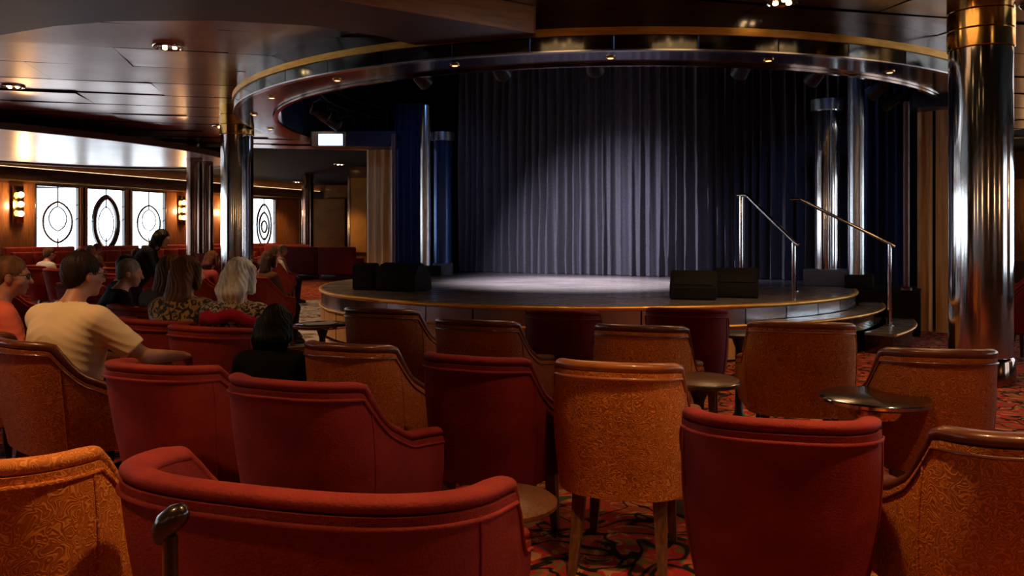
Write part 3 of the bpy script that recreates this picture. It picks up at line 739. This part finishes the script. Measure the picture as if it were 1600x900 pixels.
# chair of the man in beige, turned towards the stage
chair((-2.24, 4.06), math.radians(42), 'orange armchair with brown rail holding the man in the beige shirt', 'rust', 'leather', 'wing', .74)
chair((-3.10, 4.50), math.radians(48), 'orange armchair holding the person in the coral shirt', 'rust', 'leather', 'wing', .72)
CH = lambda x, y, ph, lb, w=.62, fab='red', g=None: chair((x, y), math.radians(ph), lb, fab, fab, 'tub', w, group=g)
CH(-3.10, 6.12, 48, 'crimson armchair holding the grey-haired man in black', .66)
CH(-2.52, 5.78, 40, 'crimson armchair holding the woman with light brown hair')
CH(-2.04, 4.94, 30, 'crimson armchair holding the woman in the gold and black top')
CH(-1.59, 4.60, 26, 'crimson armchair holding the white-haired woman', .58)
chair((-1.15, 3.80), math.radians(20), 'low crimson armchair of the black-haired person, hidden behind the dark red one', 'crimson', 'crimson', 'tub', .50, .68, .56)
CH(-3.58, 7.18, 50, 'red armchair holding the man with the reddish face')
chair((X(1606, 9.9), 9.9), math.radians(-30), 'red armchair half hidden behind the big right column', 'red', 'red', 'tub', .66)
chair((X(1612, 8.6), 8.6), math.radians(-20), 'wine armchair at the right edge, behind the shadowed orange one', 'wine', 'wine', 'tub', .66)
FAR = [(-4.3, 8.3, 'empty red armchair just beyond the head of the man in beige'), (-5.4, 8.6, 'empty red armchair seen between the coral shirt and the man in beige'),
       (-6.3, 9.7, 'empty red armchair at the left edge, level with the person in coral'), (-5.1, 10.4, 'empty red armchair just left of the bending person in black'),
       (-4.7, 12.0, 'empty red armchair just left of the large chrome column'), (-7.1, 13.4, 'empty red armchair beside the white-clothed table, left of the person in maroon'),
       (-5.6, 13.9, 'empty red armchair in front of the pair of bronze columns'), (-7.0, 15.9, 'empty red armchair below the third window'),
       (-7.9, 18.0, 'empty red armchair close to the sofa under the third window'), (-5.2, 16.8, 'empty red armchair behind the person in white, right of the chrome column'),
       (-6.3, 19.4, 'empty red armchair near the far lattice window'), (-7.7, 20.5, 'empty red armchair behind the bronze columns')]
for i, (x, y, lb) in enumerate(FAR): CH(x, y, 30+18*math.sin(i*2.1), lb, .66, 'red', 'crowd armchairs on the left')
# sofas along the hull wall and the far end
def sofa(loc, rz, L, label, fab='red', hb=.98, group=None):
    t = thing('sofa', label, 'sofa', loc, rz, group)
    box('seat', (0, .30, .33), (L, .62, .24), M[fab], t, .05); box('backrest', (0, -.06, .58), (L, .18, hb-.18), M[fab], t, .05)
    for s in (-1, 1): box('armrest', (s*(L/2-.07), .28, .46), (.14, .66, .40), M[fab], t, .04)
    box('plinth_base', (0, .28, .11), (L-.1, .55, .2), M['darkwood'], t, .01)
    for k in range(3): box('back_cushion', ((k-1)*(L-.3)/3, .07, .62), ((L-.34)/3, .12, .42), M[fab], t, .04)
    return t
for k in range(6):
    p = hp(-3.2+k*2.5, .20, 0); sofa(p, HROT+PI, 2.3, ('long red sofa under the far left sconce', 'long red sofa below the first window', 'long red sofa below the second and third windows', 'long red sofa right of the three windows, under a sconce', 'long red sofa behind the bronze columns', 'long red sofa below the far lattice window')[k], group='sofas under the windows')
for (px, Y, lb) in ((472, 24.0, 'dark red high-backed sofa by the far brown panels, left of the two'), (528, 23.5, 'dark red high-backed sofa by the far brown panels, nearest the stage')):
    sofa((X(px, Y), Y, 0), math.radians(-12), 1.15, lb, 'wine', 1.0)
sofa((X(450, 27), 27, 0), math.radians(-12), 1.6, 'red sofa at the far end of the room behind the other two', 'red', 1.05)

# ------------------------------------------------------------------ tables
def table(loc, r, h, label, top='darkwood', rim='chrome', collar=False):
    t = thing('cocktail_table', label, 'table', (*loc[:2], 0))
    lath('tabletop', [(r-.012, h-.03), (r, h-.022), (r, h-.006), (r-.008, h)], M[top], t, n=48)
    lath('rim', [(r-.002, h-.026), (r+.006, h-.02), (r+.006, h-.008), (r-.002, h-.002)], M[rim], t, n=48)
    lath('pedestal', [(.05, .04), (.03, .08), (.026, h-.12), (.05, h-.05), (.06, h-.03)], M['blackmetal'], t, n=20)
    if collar: lath('collar', [(.10, h-.09), (.115, h-.06), (.115, h-.03)], M['brass'], t, n=28)
    lath('foot', [(r*.72, 0), (r*.72, .015), (.06, .045)], M['blackmetal'], t, n=32); return t
table((1.57, 3.46), .225, .68, 'round dark-topped table between the right-hand armchairs', collar=True)
table((.93, 3.98), .20, .66, 'round brown table behind the central orange armchair', 'legwood', 'darkwood')
table((1.66, 5.85), .17, .66, 'small black pedestal table by the stage, near the amber armchair', 'blackmetal', 'blackmetal')
table((-.03, 2.66), .175, .50, 'low round brown table tucked behind the wide love seat', 'legwood', 'legwood')
table((-1.60, 6.75), .24, .62, 'round dark table near the pale dance floor', 'darkwood', 'chrome')
table((-2.02, 4.62), .27, .66, 'round dark table with papers in front of the man in beige', 'darkwood', 'brass')
for i, (x, y) in enumerate(((-4.8, 9.3), (-6.5, 12.3), (-9.0, 13.4), (-8.4, 18.9), (-11.2, 17.8))):
    table((x, y), .28, .66, ('white-clothed table beside the bending person in black', 'white-clothed table in front of the person in black by the windows', 'white-clothed table at the left edge below the sconce', 'white-clothed table by the sofa below the third window', 'white-clothed table by the sofa below the first window')[i], 'cloth_white', 'cloth_white')['group'] = 'white-topped tables in the crowd'
def sheet(name, loc, sx, sy, rz, m, label, cat, curl=.02):
    v, f = [], []; n = 8
    for s in (0, 1):
        for i in range(n+1):
            for j in range(n+1):
                a, b = i/n-.5, j/n-.5; v.append((a*sx, b*sy, .004+curl*(abs(a*2)**2.5)*(1 if a > 0 else .4)+.004*math.sin(b*7)**2+s*.002))
    K = (n+1)**2
    for s in (0, 1):
        for i in range(n):
            for j in range(n): k = s*K+i*(n+1)+j; f.append((k, k+1, k+n+2, k+n+1))
    o = pyobj(name, v, f, m, None, loc, rz, auto=None); return tag(o, label, cat)
sheet('menu_card', (-1.90, 4.56, .661), .32, .20, .3, M['paper'], 'tan menu card lying on the table by the man in beige', 'menu', .03)
sheet('napkin', (-2.20, 4.66, .661), .16, .14, .9, M['cloth_white'], 'crumpled grey napkin on the table by the man in beige', 'napkin', .015)
sheet('leaflet', (-1.62, 6.70, .621), .26, .2, .5, M['cloth_white'], 'pale leaflet on the round table near the dance floor', 'leaflet', .01)
# walking cane against the love seat
cn = thing('walking_cane', 'dark glossy knobbed walking cane standing behind the wide love seat', 'cane', (X(268, 1.36), 1.36, -.008))
tub('shaft', [(0, 0, 0), (0, 0, .875)], .0105, M['darkwood'], cn, 12); tub('shaft_inlay', [(-.010, -.004, 0), (-.010, -.004, .87)], .004, M['wood'], cn, 8)
tub('handle', [(-.022, .004, .862), (-.018, .004, .878), (-.006, .002, .896), (.010, 0, .909), (.022, -.002, .916), (.028, -.003, .918)], [.012, .019, .0225, .021, .016, .006], M['darkwood'], cn, 14)
lath('ferrule', [(.013, 0), (.013, .03), (.011, .032)], M['blackmetal'], cn, n=12)
# wall sconces
def sconce(p, rz, label, power=13):
    t = thing('wall_sconce', label, 'wall lamp', p, rz, 'added fill sconces' if power < 40 else None)
    box('backplate', (0, .02, 0), (.34, .03, 1.1), M['brass'], t, .01)
    for k in range(3):
        z = .28-k*.28; tub('arm', [(0, .03, z-.08), (0, .10, z-.09), (0, .13, z-.06)], .012, M['brass'], t, 8)
        bm = bmesh.new(); bmesh.ops.create_uvsphere(bm, u_segments=16, v_segments=10, radius=.085); bmobj('globe', bm, M['bulb'], t, (0, .14, z), smooth=True)
        lath('cup', [(.02, -.11), (.06, -.085), (.05, -.075)], M['brass'], t, (0, .14, z), 16)
    l = lamp('POINT', 'sconce_lamp', (0, 0, 0), (0, 0, -1), power, (1, .6, .28), .1); l.parent = t; l.location = (0, .3, 0)
sconce(hp(-1.36, .07, 2.25), HROT+PI, 'brass wall sconce with three glowing globes at the far left', 90)
sconce(hp(5.05, .02, 2.25), HROT+PI, 'brass wall sconce with three glowing globes just right of the three windows', 90)
sconce(hp(7.3, .02, 2.25), HROT+PI, 'brass wall sconce with three glowing globes behind the dark bronze columns', 90)

for k in range(5):  # sconces added behind the camera as warm fill for surfaces facing it
    p = Vector((-12+5.2*k, -5.95, 2.2)); sconce(p, 0, 'added brass fill sconce on the wall behind the viewer'); 
for k in range(4):  # more added sconces, out of view, for fill and warm column reflections
    sconce(Vector((13.97, (-4.6, 6, 14.1, 21)[k], 2.2)), PI/2, 'added brass fill sconce on the right-hand wall')
# ------------------------------------------------------------------ people: smooth bodies from blended solids
def snets(Fd, o, h):
    nx, ny, nz = Fd.shape; Sg = Fd < 0
    offs = [(i, j, k) for i in (0, 1) for j in (0, 1) for k in (0, 1)]
    sub = lambda A, c: A[c[0]:nx-1+c[0], c[1]:ny-1+c[1], c[2]:nz-1+c[2]]
    cnt = sum(sub(Sg, c).astype(np.int8) for c in offs); act = (cnt > 0) & (cnt < 8)
    idx = np.argwhere(act); V = np.stack([sub(Fd, c)[act] for c in offs], 1); C = np.array(offs, float)
    acc = np.zeros((len(idx), 3)); num = np.zeros(len(idx))
    for a in range(8):
        for b in range(a+1, 8):
            if sum(abs(x-y) for x, y in zip(offs[a], offs[b])) != 1: continue
            fa, fb = V[:, a], V[:, b]; m = (fa < 0) != (fb < 0); t = np.where(m, fa/np.where(m, fa-fb, 1), 0)
            acc += np.where(m[:, None], C[a]+(C[b]-C[a])*t[:, None], 0); num += m
    P = (idx+acc/num[:, None])*h+o; ids = -np.ones(act.shape, int); ids[act] = np.arange(len(idx)); Q = []
    def faces(ax):
        s0 = [slice(1, -1)]*3; s1 = [slice(1, -1)]*3; s0[ax] = slice(0, -1); s1[ax] = slice(1, None)
        A, B = Sg[tuple(s0)], Sg[tuple(s1)]; e = np.argwhere(A != B); 
        if not len(e): return
        fl = A[tuple(e.T)]; oth = [k for k in range(3) if k != ax]; e = e.copy()
        for k in oth: e[:, k] += 1
        def cell(d1, d2):
            q = e.copy(); q[:, oth[0]] -= d1; q[:, oth[1]] -= d2; return ids[tuple(q.T)]
        q = np.stack([cell(1, 1), cell(0, 1), cell(0, 0), cell(1, 0)], 1)
        if ax == 1: fl = ~fl
        q[~fl] = q[~fl][:, ::-1]; Q.append(q)
    for ax in range(3): faces(ax)
    return P, np.concatenate(Q)
class Blob:
    def __init__(s): s.p = []
    def cap(s, a, b, ra, rb, k=.03): s.p.append(('c', np.array(a, float), np.array(b, float), ra, rb, k)); return s
    def ell(s, c, r, R=None, k=.03): s.p.append(('e', np.array(c, float), np.array(r, float), np.eye(3) if R is None else R, 0, k)); return s
    def grow(s, d):
        b = Blob()
        for q in s.p: b.p.append((q[0], q[1], q[2], q[3]+d, q[4]+d, q[5]) if q[0] == 'c' else (q[0], q[1], q[2]+d, q[3], q[4], q[5]))
        return b
    def field(s, h):
        lo = np.full(3, 9.); hi = np.full(3, -9.)
        bb = []
        for q in s.p:
            if q[0] == 'c': r = max(q[3], q[4]); l, u = np.minimum(q[1], q[2])-r, np.maximum(q[1], q[2])+r
            else: r = q[2].max(); l, u = q[1]-r, q[1]+r
            bb.append((l, u)); lo = np.minimum(lo, l); hi = np.maximum(hi, u)
        lo -= .04; hi += .04; n = np.ceil((hi-lo)/h).astype(int)+1; A = np.full(n, .2, np.float32)
        ax = [lo[i]+h*np.arange(n[i]) for i in range(3)]
        for q, (l, u) in zip(s.p, bb):
            i0 = np.maximum(0, np.floor((l-.06-lo)/h).astype(int)); i1 = np.minimum(n, np.ceil((u+.06-lo)/h).astype(int)+1)
            x, y, z = (ax[i][i0[i]:i1[i]].astype(np.float32) for i in range(3)); x = x[:, None, None]; y = y[None, :, None]; z = z[None, None, :]
            if q[0] == 'c':
                d = q[2]-q[1]; L = max(1e-9, d @ d); px, py, pz = x-q[1][0], y-q[1][1], z-q[1][2]
                t = np.clip((px*d[0]+py*d[1]+pz*d[2])/L, 0, 1)
                D = np.sqrt((px-t*d[0])**2+(py-t*d[1])**2+(pz-t*d[2])**2)-(q[3]+(q[4]-q[3])*t)
            else:
                R = q[3]; px, py, pz = x-q[1][0], y-q[1][1], z-q[1][2]; r = q[2]
                u_ = [(R[0, i]*px+R[1, i]*py+R[2, i]*pz) for i in range(3)]
                k0 = np.sqrt(sum((u_[i]/r[i])**2 for i in range(3)))+1e-6; k1 = np.sqrt(sum((u_[i]/r[i]**2)**2 for i in range(3)))+1e-6
                D = k0*(k0-1)/k1
            sl = tuple(slice(i0[i], i1[i]) for i in range(3)); B = A[sl]; k = q[5]
            hh = np.clip(.5+.5*(B-D)/k, 0, 1); A[sl] = B+(D-B)*hh-k*hh*(1-hh)
        return A, lo, ax
def blob_mesh(name, A, lo, h, m, parent):
    P, Q = snets(A, lo, h); me = bpy.data.meshes.new(name)
    me.vertices.add(len(P)); me.vertices.foreach_set('co', P.astype(np.float32).ravel())
    me.loops.add(Q.size); me.loops.foreach_set('vertex_index', Q.astype(np.int32).ravel())
    me.polygons.add(len(Q)); me.polygons.foreach_set('loop_start', np.arange(0, Q.size, 4, dtype=np.int32)); me.polygons.foreach_set('loop_total', np.full(len(Q), 4, np.int32))
    me.update(calc_edges=True); me.validate()
    return link(name, me, m, parent)
def rotz3(a): return np.array([[math.cos(a), -math.sin(a), 0], [math.sin(a), math.cos(a), 0], [0, 0, 1]])
def person(label, loc, yaw, skin=(.52, .27, .18), shirt=(.5, .5, .5), pants=(.03, .03, .05), hair=(.03, .015, .01), style='short', head_yaw=0, head_pitch=0, lean=0,
           hands=((-.12, .34, .64), (.12, .34, .64)), sleeve='short', glasses=False, scale=1., h=.010, seat=.45, stand=False, build=1., shirt_mat=None, group=None, scarf=None):
    t = thing('person', label, 'person', (*loc[:2], loc[2] if len(loc) > 2 else 0), -yaw, group); t.scale = (scale,)*3
    A = lambda *p: np.array(p, float)
    hipz = seat+.10; ca, sa = math.cos(lean), math.sin(lean)
    def tor(x, y, z): return A(x, y*ca+z*sa, hipz+z*ca-y*sa)      # torso frame, leaning forward
    b = build
    hips = [A(-.09, 0, hipz), A(.09, 0, hipz)]
    if stand:
        knees = [A(-.10, .02, .50), A(.10, .02, .50)]; ank = [A(-.11, -.02, .09), A(.11, -.02, .09)]
    else:
        knees = [A(-.13, .42, hipz-.02), A(.13, .42, hipz-.02)]; ank = [A(-.13, .40, .10), A(.13, .40, .10)]
    neck, ntop = tor(0, -.015, .50), tor(0, .02, .60); HR = rotz3(-head_yaw) @ np.array([[1, 0, 0], [0, math.cos(head_pitch), math.sin(head_pitch)], [0, -math.sin(head_pitch), math.cos(head_pitch)]])
    hc = tor(0, .035, .685)
    def hd(x, y, z): return hc+HR @ A(x, y, z)
    body = Blob(); torso = Blob(); arms = Blob(); legs = Blob(); head = Blob()
    torso.ell(tor(0, 0, .02), A(.165*b, .125*b, .13)).cap(tor(-.07*b, 0, .06), tor(-.085*b, -.005, .34), .10*b, .105*b, .06).cap(tor(.07*b, 0, .06), tor(.085*b, -.005, .34), .10*b, .105*b, .06)
    torso.ell(tor(0, -.01, .34), A(.165*b, .115*b, .15), None, .06).cap(tor(-.15*b, -.015, .45), tor(.15*b, -.015, .45), .062, .062, .07).cap(tor(0, -.02, .46), neck, .075, .06, .05)
    torso.ell(tor(0, .03, .16), A(.15*b, .12*b, .14), None, .05)
    ends = []
    for i, sx in enumerate((-1, 1)):
        sh = tor(sx*.185*b, -.015, .44); wr = A(*hands[i]); d = wr-sh; L = np.linalg.norm(d); l1, l2 = .285, .255
        if L > (l1+l2)*.985: wr = sh+d/L*(l1+l2)*.985; d = wr-sh; L = np.linalg.norm(d)
        a = (l1*l1-l2*l2+L*L)/(2*L); hh = math.sqrt(max(1e-6, l1*l1-a*a)); u = d/L; pole = A(sx*.7, -.35, -1.); pole -= u*(pole @ u); pole /= np.linalg.norm(pole)
        el = sh+u*a+pole*hh; arms.cap(sh, el, .052*b, .042*b, .03).cap(el, wr, .042*b, .027, .02); ends.append((sh, el, wr, sx))
    for i in (0, 1):
        legs.cap(hips[i], knees[i], .088*b, .062, .04).cap(knees[i], ank[i], .058, .038, .03); f_ = ank[i]
        legs.cap(f_+A(0, -.02, -.04), f_+A(0, .15, -.055), .038, .03, .02)
    # head with brow, nose, lips, chin, ears
    nk = Blob().cap(neck, ntop+(hc-ntop)*.3, .056, .052, .03)
    head.ell(hd(0, -.012, .03), A(.074, .094, .088), HR, .03).ell(hd(0, .028, -.035), A(.058, .066, .080), HR, .03).ell(hd(0, .064, -.095), A(.026, .022, .020), HR, .02)
    head.cap(hd(0, .090, .008), hd(0, .110, -.028), .010, .0135, .012).ell(hd(0, .088, -.062), A(.023, .012, .009), HR, .008).cap(hd(-.03, .080, .022), hd(.03, .080, .022), .013, .013, .015)
    for sx in (-1, 1): head.ell(hd(sx*.076, -.002, -.012), A(.009, .020, .031), HR, .006).ell(hd(sx*.042, .062, -.03), A(.022, .022, .022), HR, .02)
    for q in (torso, arms, legs, nk, head): body.p += q.p
    for sh, el, wr, sx in ends:                                   # hands: palm, four curled fingers, thumb
        d = wr-el; d /= np.linalg.norm(d); s_ = np.cross(d, A(0, 0, 1)); s_ /= max(1e-6, np.linalg.norm(s_)); nn = np.cross(s_, d)
        pc = wr+d*.045; Rm = np.stack([s_, d, nn], 1); body.ell(pc, A(.040, .052, .018), Rm, .012)
        for q, (o_, ln) in enumerate(((-.03, .062), (-.010, .074), (.010, .070), (.029, .055))):
            b0 = wr+d*.082+s_*o_; b1 = b0+(d*.9-nn*.30)*ln*.55+s_*o_*.25; b2 = b1+(d*.6-nn*.75)*ln*.5
            body.cap(b0, b1, .0088, .0080, .004).cap(b1, b2, .0080, .0068, .004)
        th = wr+d*.025-s_*sx*.036; body.cap(th, th+d*.035-s_*sx*.022-nn*.006, .0105, .0095, .008).cap(th+d*.035-s_*sx*.022-nn*.006, th+d*.062-s_*sx*.024-nn*.014, .0095, .0078, .005)
    Ff, lo, ax = body.field(h); bo = blob_mesh('body', Ff, lo, h, skinmat('skin %.2f %.2f' % (skin[0], skin[1]), skin), t)
    # shirt
    sb = Blob(); sb.p += torso.p
    for sh, el, wr, sx in ends:
        if sleeve == 'short': e2 = sh+(el-sh)*.80; sb.cap(sh, e2, .056*b, .056*b, .03)
        elif sleeve == 'long': sb.cap(sh, el, .053*b, .044*b, .03).cap(el, wr-(wr-el)*.06, .044*b, .031, .02)
    sg = sb.grow(.012); Fs, ls, ax = sg.field(h)
    x, y, z = ax[0][:, None, None], ax[1][None, :, None], ax[2][None, None, :]
    nb = np.sqrt((x-neck[0])**2+(y-neck[1]-.01)**2+((z-neck[2]-.025)*1.3)**2)-.075; Fs = np.maximum(Fs, -nb)
    zc = hipz-.03 if not stand else hipz-.08; Fs = np.maximum(Fs, zc-z)
    wv = np.sin(58*(z+.35*np.abs(x)-.25*y)+3*np.sin(7*x+5*z)+2*np.sin(13*y)); fold = (.010 if h < .009 else .005)*np.abs(wv)**.7*(.35+.65*np.sin(5*z+9*x+1)**2)*np.clip(1.15-(z-hipz)/.48, .12, 1)
    Fs = (Fs+fold).astype(np.float32)
    for sh, el, wr, sx in ends:                                   # cut the short sleeve square
        if sleeve == 'short':
            ud = (el-sh)/np.linalg.norm(el-sh); c_ = sh+(el-sh)*.80
            pl = (x-c_[0])*ud[0]+(y-c_[1])*ud[1]+(z-c_[2])*ud[2]; near_ = np.sqrt((x-c_[0])**2+(y-c_[1])**2+(z-c_[2])**2)-.13
            Fs = np.where(near_ < 0, np.maximum(Fs, pl), Fs)
    blob_mesh('shirt', Fs.astype(np.float32), ls, h, shirt_mat or sol('shirt %.2f %.2f %.2f' % shirt, shirt, .8), t)
    pb = Blob(); pb.p += legs.p; pb = pb.grow(.012); pb.ell(A(0, 0, hipz-.01), A(.175*b, .135*b, .12), None, .04)
    Fp, lp, ax = pb.field(max(h, .012)); z = ax[2][None, None, :]; Fp = np.maximum(Fp, .075-z).astype(np.float32)
    blob_mesh('trousers', Fp, lp, max(h, .012), sol('pants %.2f %.2f %.2f' % pants, pants, .85), t)
    for i in (0, 1):
        sbm = Blob().cap(ank[i]+A(0, -.03, -.045), ank[i]+A(0, .15, -.06), .046, .036, .02); Fh, lh, ax = sbm.field(.012); z = ax[2][None, None, :]; blob_mesh('shoe', np.maximum(Fh, .003-z).astype(np.float32), lh, .012, M['blackmetal'], t)
    # eyes
    if h < .009:
        for sx in (-1, 1):
            bm = bmesh.new(); bmesh.ops.create_uvsphere(bm, u_segments=12, v_segments=8, radius=.0125); e = bmobj('eye', bm, sol('eyeball', (.6, .58, .55), .2, 0), t, hd(sx*.031, .074, .004), smooth=True)
            bm = bmesh.new(); bmesh.ops.create_uvsphere(bm, u_segments=10, v_segments=6, radius=.0062); bmobj('iris', bm, sol('iris', (.03, .015, .01), .15, 0), e, HR @ A(0, .0085, 0), smooth=True)
    # hair
    if style != 'bald':
        hb_ = Blob(); hh = max(min(h, .008), .006)
        hb_.ell(hd(0, -.018, .034), A(.083, .099, .095), HR, .02)
        if style == 'short': hb_.ell(hd(0, -.052, -.012), A(.066, .058, .074), HR, .02)
        else:
            hb_.ell(hd(0, -.045, -.03), A(.085, .068, .10), HR, .03)
            ln = {'bob': .20, 'long': .36}[style]
            for q in range(-3, 4):
                a = q/3; p0 = hd(a*.072, -.055-.03*(1-abs(a)), .0); p1 = hc+HR @ A(a*.095, -.085-.028*(1-abs(a)), 0)+A(.008*math.sin(q*2.), 0, -ln*(1-.12*abs(a)))
                hb_.cap(p0, (p0+p1)/2+A(0, -.02, 0), .040, .040, .025).cap((p0+p1)/2+A(0, -.02, 0), p1, .040, .018, .02)
            for sx in (-1, 1): hb_.cap(hd(sx*.070, .02, .05), hd(sx*.078, .022, -.09), .028, .024, .02)
        Fh, lh, ax = hb_.field(hh); x, y, z = ax[0][:, None, None], ax[1][None, :, None], ax[2][None, None, :]
        px, py, pz = x-hc[0], y-hc[1], z-hc[2]; u = [HR[0, i]*px+HR[1, i]*py+HR[2, i]*pz for i in range(3)]
        face = np.sqrt((u[0]/.066)**2+((u[1]-.085)/.085)**2+((u[2]+.03)/.088)**2)-1; Fh = np.maximum(Fh, -face*.05)
        if style == 'short':
            for sx in (-1, 1):
                ear = np.sqrt((u[0]-sx*.085)**2+(u[1]-.005)**2+(u[2]+.02)**2)-.034; Fh = np.maximum(Fh, -ear)
            Fh = np.maximum(Fh, -(u[2]+.085))
        ang = np.arctan2(u[0], -u[1]); Fh = Fh+(.0028 if style == 'short' else .0045)*np.sin(26*ang+5*np.sin(18*u[2])+4*u[2]/.1)
        hm = 'hair %.2f %.2f %.2f' % hair
        if hm not in M:
            M[hm] = mat(hm, hair, .55, spec=.12); nz = noisy(M[hm], [c*.6 for c in hair], [min(1, c*1.35) for c in hair], 30, (1, 1, .12), bstr=.6, bdist=.006)
        blob_mesh('hair', Fh.astype(np.float32), lh, hh, M[hm], t)
    if glasses:
        for sx in (-1, 1):
            c = hd(sx*.034, .100, .006); pts = [c+HR @ A(.024*math.cos(a), -.004*abs(math.cos(a)), .018*math.sin(a)) for a in [2*PI*k/20 for k in range(20)]]
            tub('glasses_rim', pts, .0022, M['blackmetal'], t, 6, closed=True)
            tub('glasses_temple', [hd(sx*.058, .096, .012), hd(sx*.078, .05, .012), hd(sx*.082, -.01, .005)], .0025, M['blackmetal'], t, 6)
        tub('glasses_bridge', [hd(-.011, .104, .01), hd(0, .107, .013), hd(.011, .104, .01)], .002, M['blackmetal'], t, 6)
    if scarf:
        sc = Blob()
        for k in range(24):
            a = 2*PI*k/24; a2 = a+2*PI/24; P = lambda a: tor(.19*b*math.sin(a), -.02+.14*math.cos(a), .38-.05*math.cos(a)+.015*math.sin(5*a)); sc.cap(P(a), P(a2), .035, .035, .02)
        Fc, lc, ax = sc.field(.010); blob_mesh('scarf', Fc, lc, .010, sol('scarf', scarf, .9), t)
    return t
def patterned(name, c1, c2, scale=60):
    m = mat(name, c1, .8, sheen=.2); v = coords(m); n = nd(m, 'ShaderNodeTexNoise', Scale=scale, Detail=2, Distortion=2); lk(m, v, n.inputs['Vector'])
    lk(m, ramp(m, n.outputs[0], [(.46, c1), (.54, c2)]), bsdf(m).inputs['Base Color']); return m
R_ = math.radians
person('man with short dark hair and glasses in a beige T-shirt seen from behind', (-2.27, 4.02), R_(20), (.46, .20, .11), (.78, .58, .35), (.03, .03, .04), (.022, .013, .009), 'short', R_(16), .05, .16,
       ((-.02, .44, .72), (.40, .44, .76)), 'short', True, .955, .0065, build=1.12)
person('person in a coral shirt and glasses at the left edge of the picture', (-2.93, 4.46), R_(46), (.46, .19, .11), (.75, .15, .085), (.03, .03, .05), (.16, .07, .03), 'short', R_(24), .08, .14,
       ((-.12, .36, .66), (.14, .34, .66)), 'short', True, .93, .008, build=1.1)
person('person with long black hair and black top in the dark red armchair', (-1.15, 3.82), R_(2), (.42, .2, .12), (.0035, .0035, .004), (.01, .01, .012), (.002, .0018, .0018), 'bob', R_(8), .12, .10,
       ((-.16, .34, .62), (.27, .22, .60)), 'short', False, .765, .008, build=1.0)
person('woman with straight white hair, zebra-patterned top and red scarf', (-1.62, 4.66), R_(12), (.55, .3, .2), (.2, .15, .1), (.03, .03, .05), (.80, .75, .68), 'bob', R_(20), .05, .08,
       sleeve='long', scale=.915, h=.009, shirt_mat=patterned('zebra print', (.02, .015, .012), (.5, .36, .2), 26), scarf=(.35, .012, .03))
person('woman with long brown hair in a gold and black patterned top', (-2.07, 5.0), R_(12), (.5, .27, .18), (.1, .08, .05), (.02, .02, .03), (.13, .055, .02), 'long', R_(26), .05, .08,
       sleeve='short', scale=.915, h=.009, shirt_mat=patterned('gold print', (.02, .012, .008), (.42, .24, .07), 18))
person('woman with long light brown hair beside the one in the gold top', (-2.54, 5.82), R_(18), (.5, .27, .18), (.14, .10, .07), (.02, .02, .03), (.17, .08, .035), 'long', R_(30), .1, .12, sleeve='long', scale=.91, h=.010)
person('grey-haired man in a black shirt leaning forward in his crimson armchair', (-3.12, 6.16), R_(56), (.5, .24, .16), (.008, .008, .010), (.01, .01, .015), (.22, .19, .17), 'short', R_(20), .15, .22, sleeve='long', scale=.885, h=.010, build=1.15)
person('man in dark clothes with reddish face behind the grey-haired man', (-3.60, 7.22), R_(56), (.52, .22, .14), (.02, .018, .02), (.01, .01, .015), (.03, .016, .012), 'short', R_(20), .1, .15, sleeve='long', scale=.88, h=.012)
person('person in black bending over in front of the third window', (-4.48, 9.45), R_(75), (.4, .2, .13), (.008, .009, .011), (.012, .012, .014), (.012, .008, .006), 'bob', R_(10), .3, .50, ((-.1, .60, .62), (.12, .58, .60)), 'long', False, .89, .012, seat=.80, stand=True)
# crowd farther off
crowd = [('person in a dusky red top in the crowd left of the chrome column', (-3.9, 10.2), (.26, .05, .05), (.10, .035, .02), 'bob'),
         ('person in grey just right of the chrome column', (-3.25, 10.4), (.16, .13, .13), (.09, .04, .025), 'bob'),
         ('person in brown with long hair right of the chrome column', (-3.0, 9.7), (.10, .045, .03), (.045, .02, .014), 'long'),
         ('person in white far behind, right of the chrome column', (-4.25, 14.2), (.55, .52, .52), (.16, .11, .08), 'short'),
         ('person in rose far behind, beside the one in white', (-4.55, 15.6), (.4, .15, .13), (.3, .2, .15), 'short'),
         ('person in black seated between the windows and the man in beige', (-6.35, 11.6), (.012, .012, .014), (.02, .014, .01), 'short'),
         ('person in white seated far left behind the coral shirt', (-7.6, 13.0), (.55, .56, .62), (.12, .07, .04), 'short'),
         ('person in pale yellow seated below the second window', (-9.1, 17.4), (.62, .40, .18), (.2, .12, .07), 'short'),
         ('person in white seated below the second window', (-8.1, 15.2), (.6, .55, .52), (.25, .2, .16), 'bob'),
         ('person in maroon seated in front of the third window', (-5.7, 12.0), (.16, .03, .03), (.05, .025, .015), 'short'),
         ('person in pale blue seated below the first window', (-9.5, 14.6), (.42, .48, .6), (.3, .27, .25), 'short')]
for i, (lb, p, sh, hr, sty) in enumerate(crowd):
    yw = 45+25*math.sin(i*1.7); CH(p[0]-.02, p[1]-.04, yw, 'red armchair under the '+' '.join(lb.replace('person in ', 'sitter in ').split()[:11]), .66, 'red', 'occupied armchairs in the crowd')
    person(lb, p, R_(yw), (.5, .25, .17), sh, (.02, .02, .03), hr, sty, R_(15*math.sin(i)), .08, .1, sleeve='long', scale=.86, h=.014)
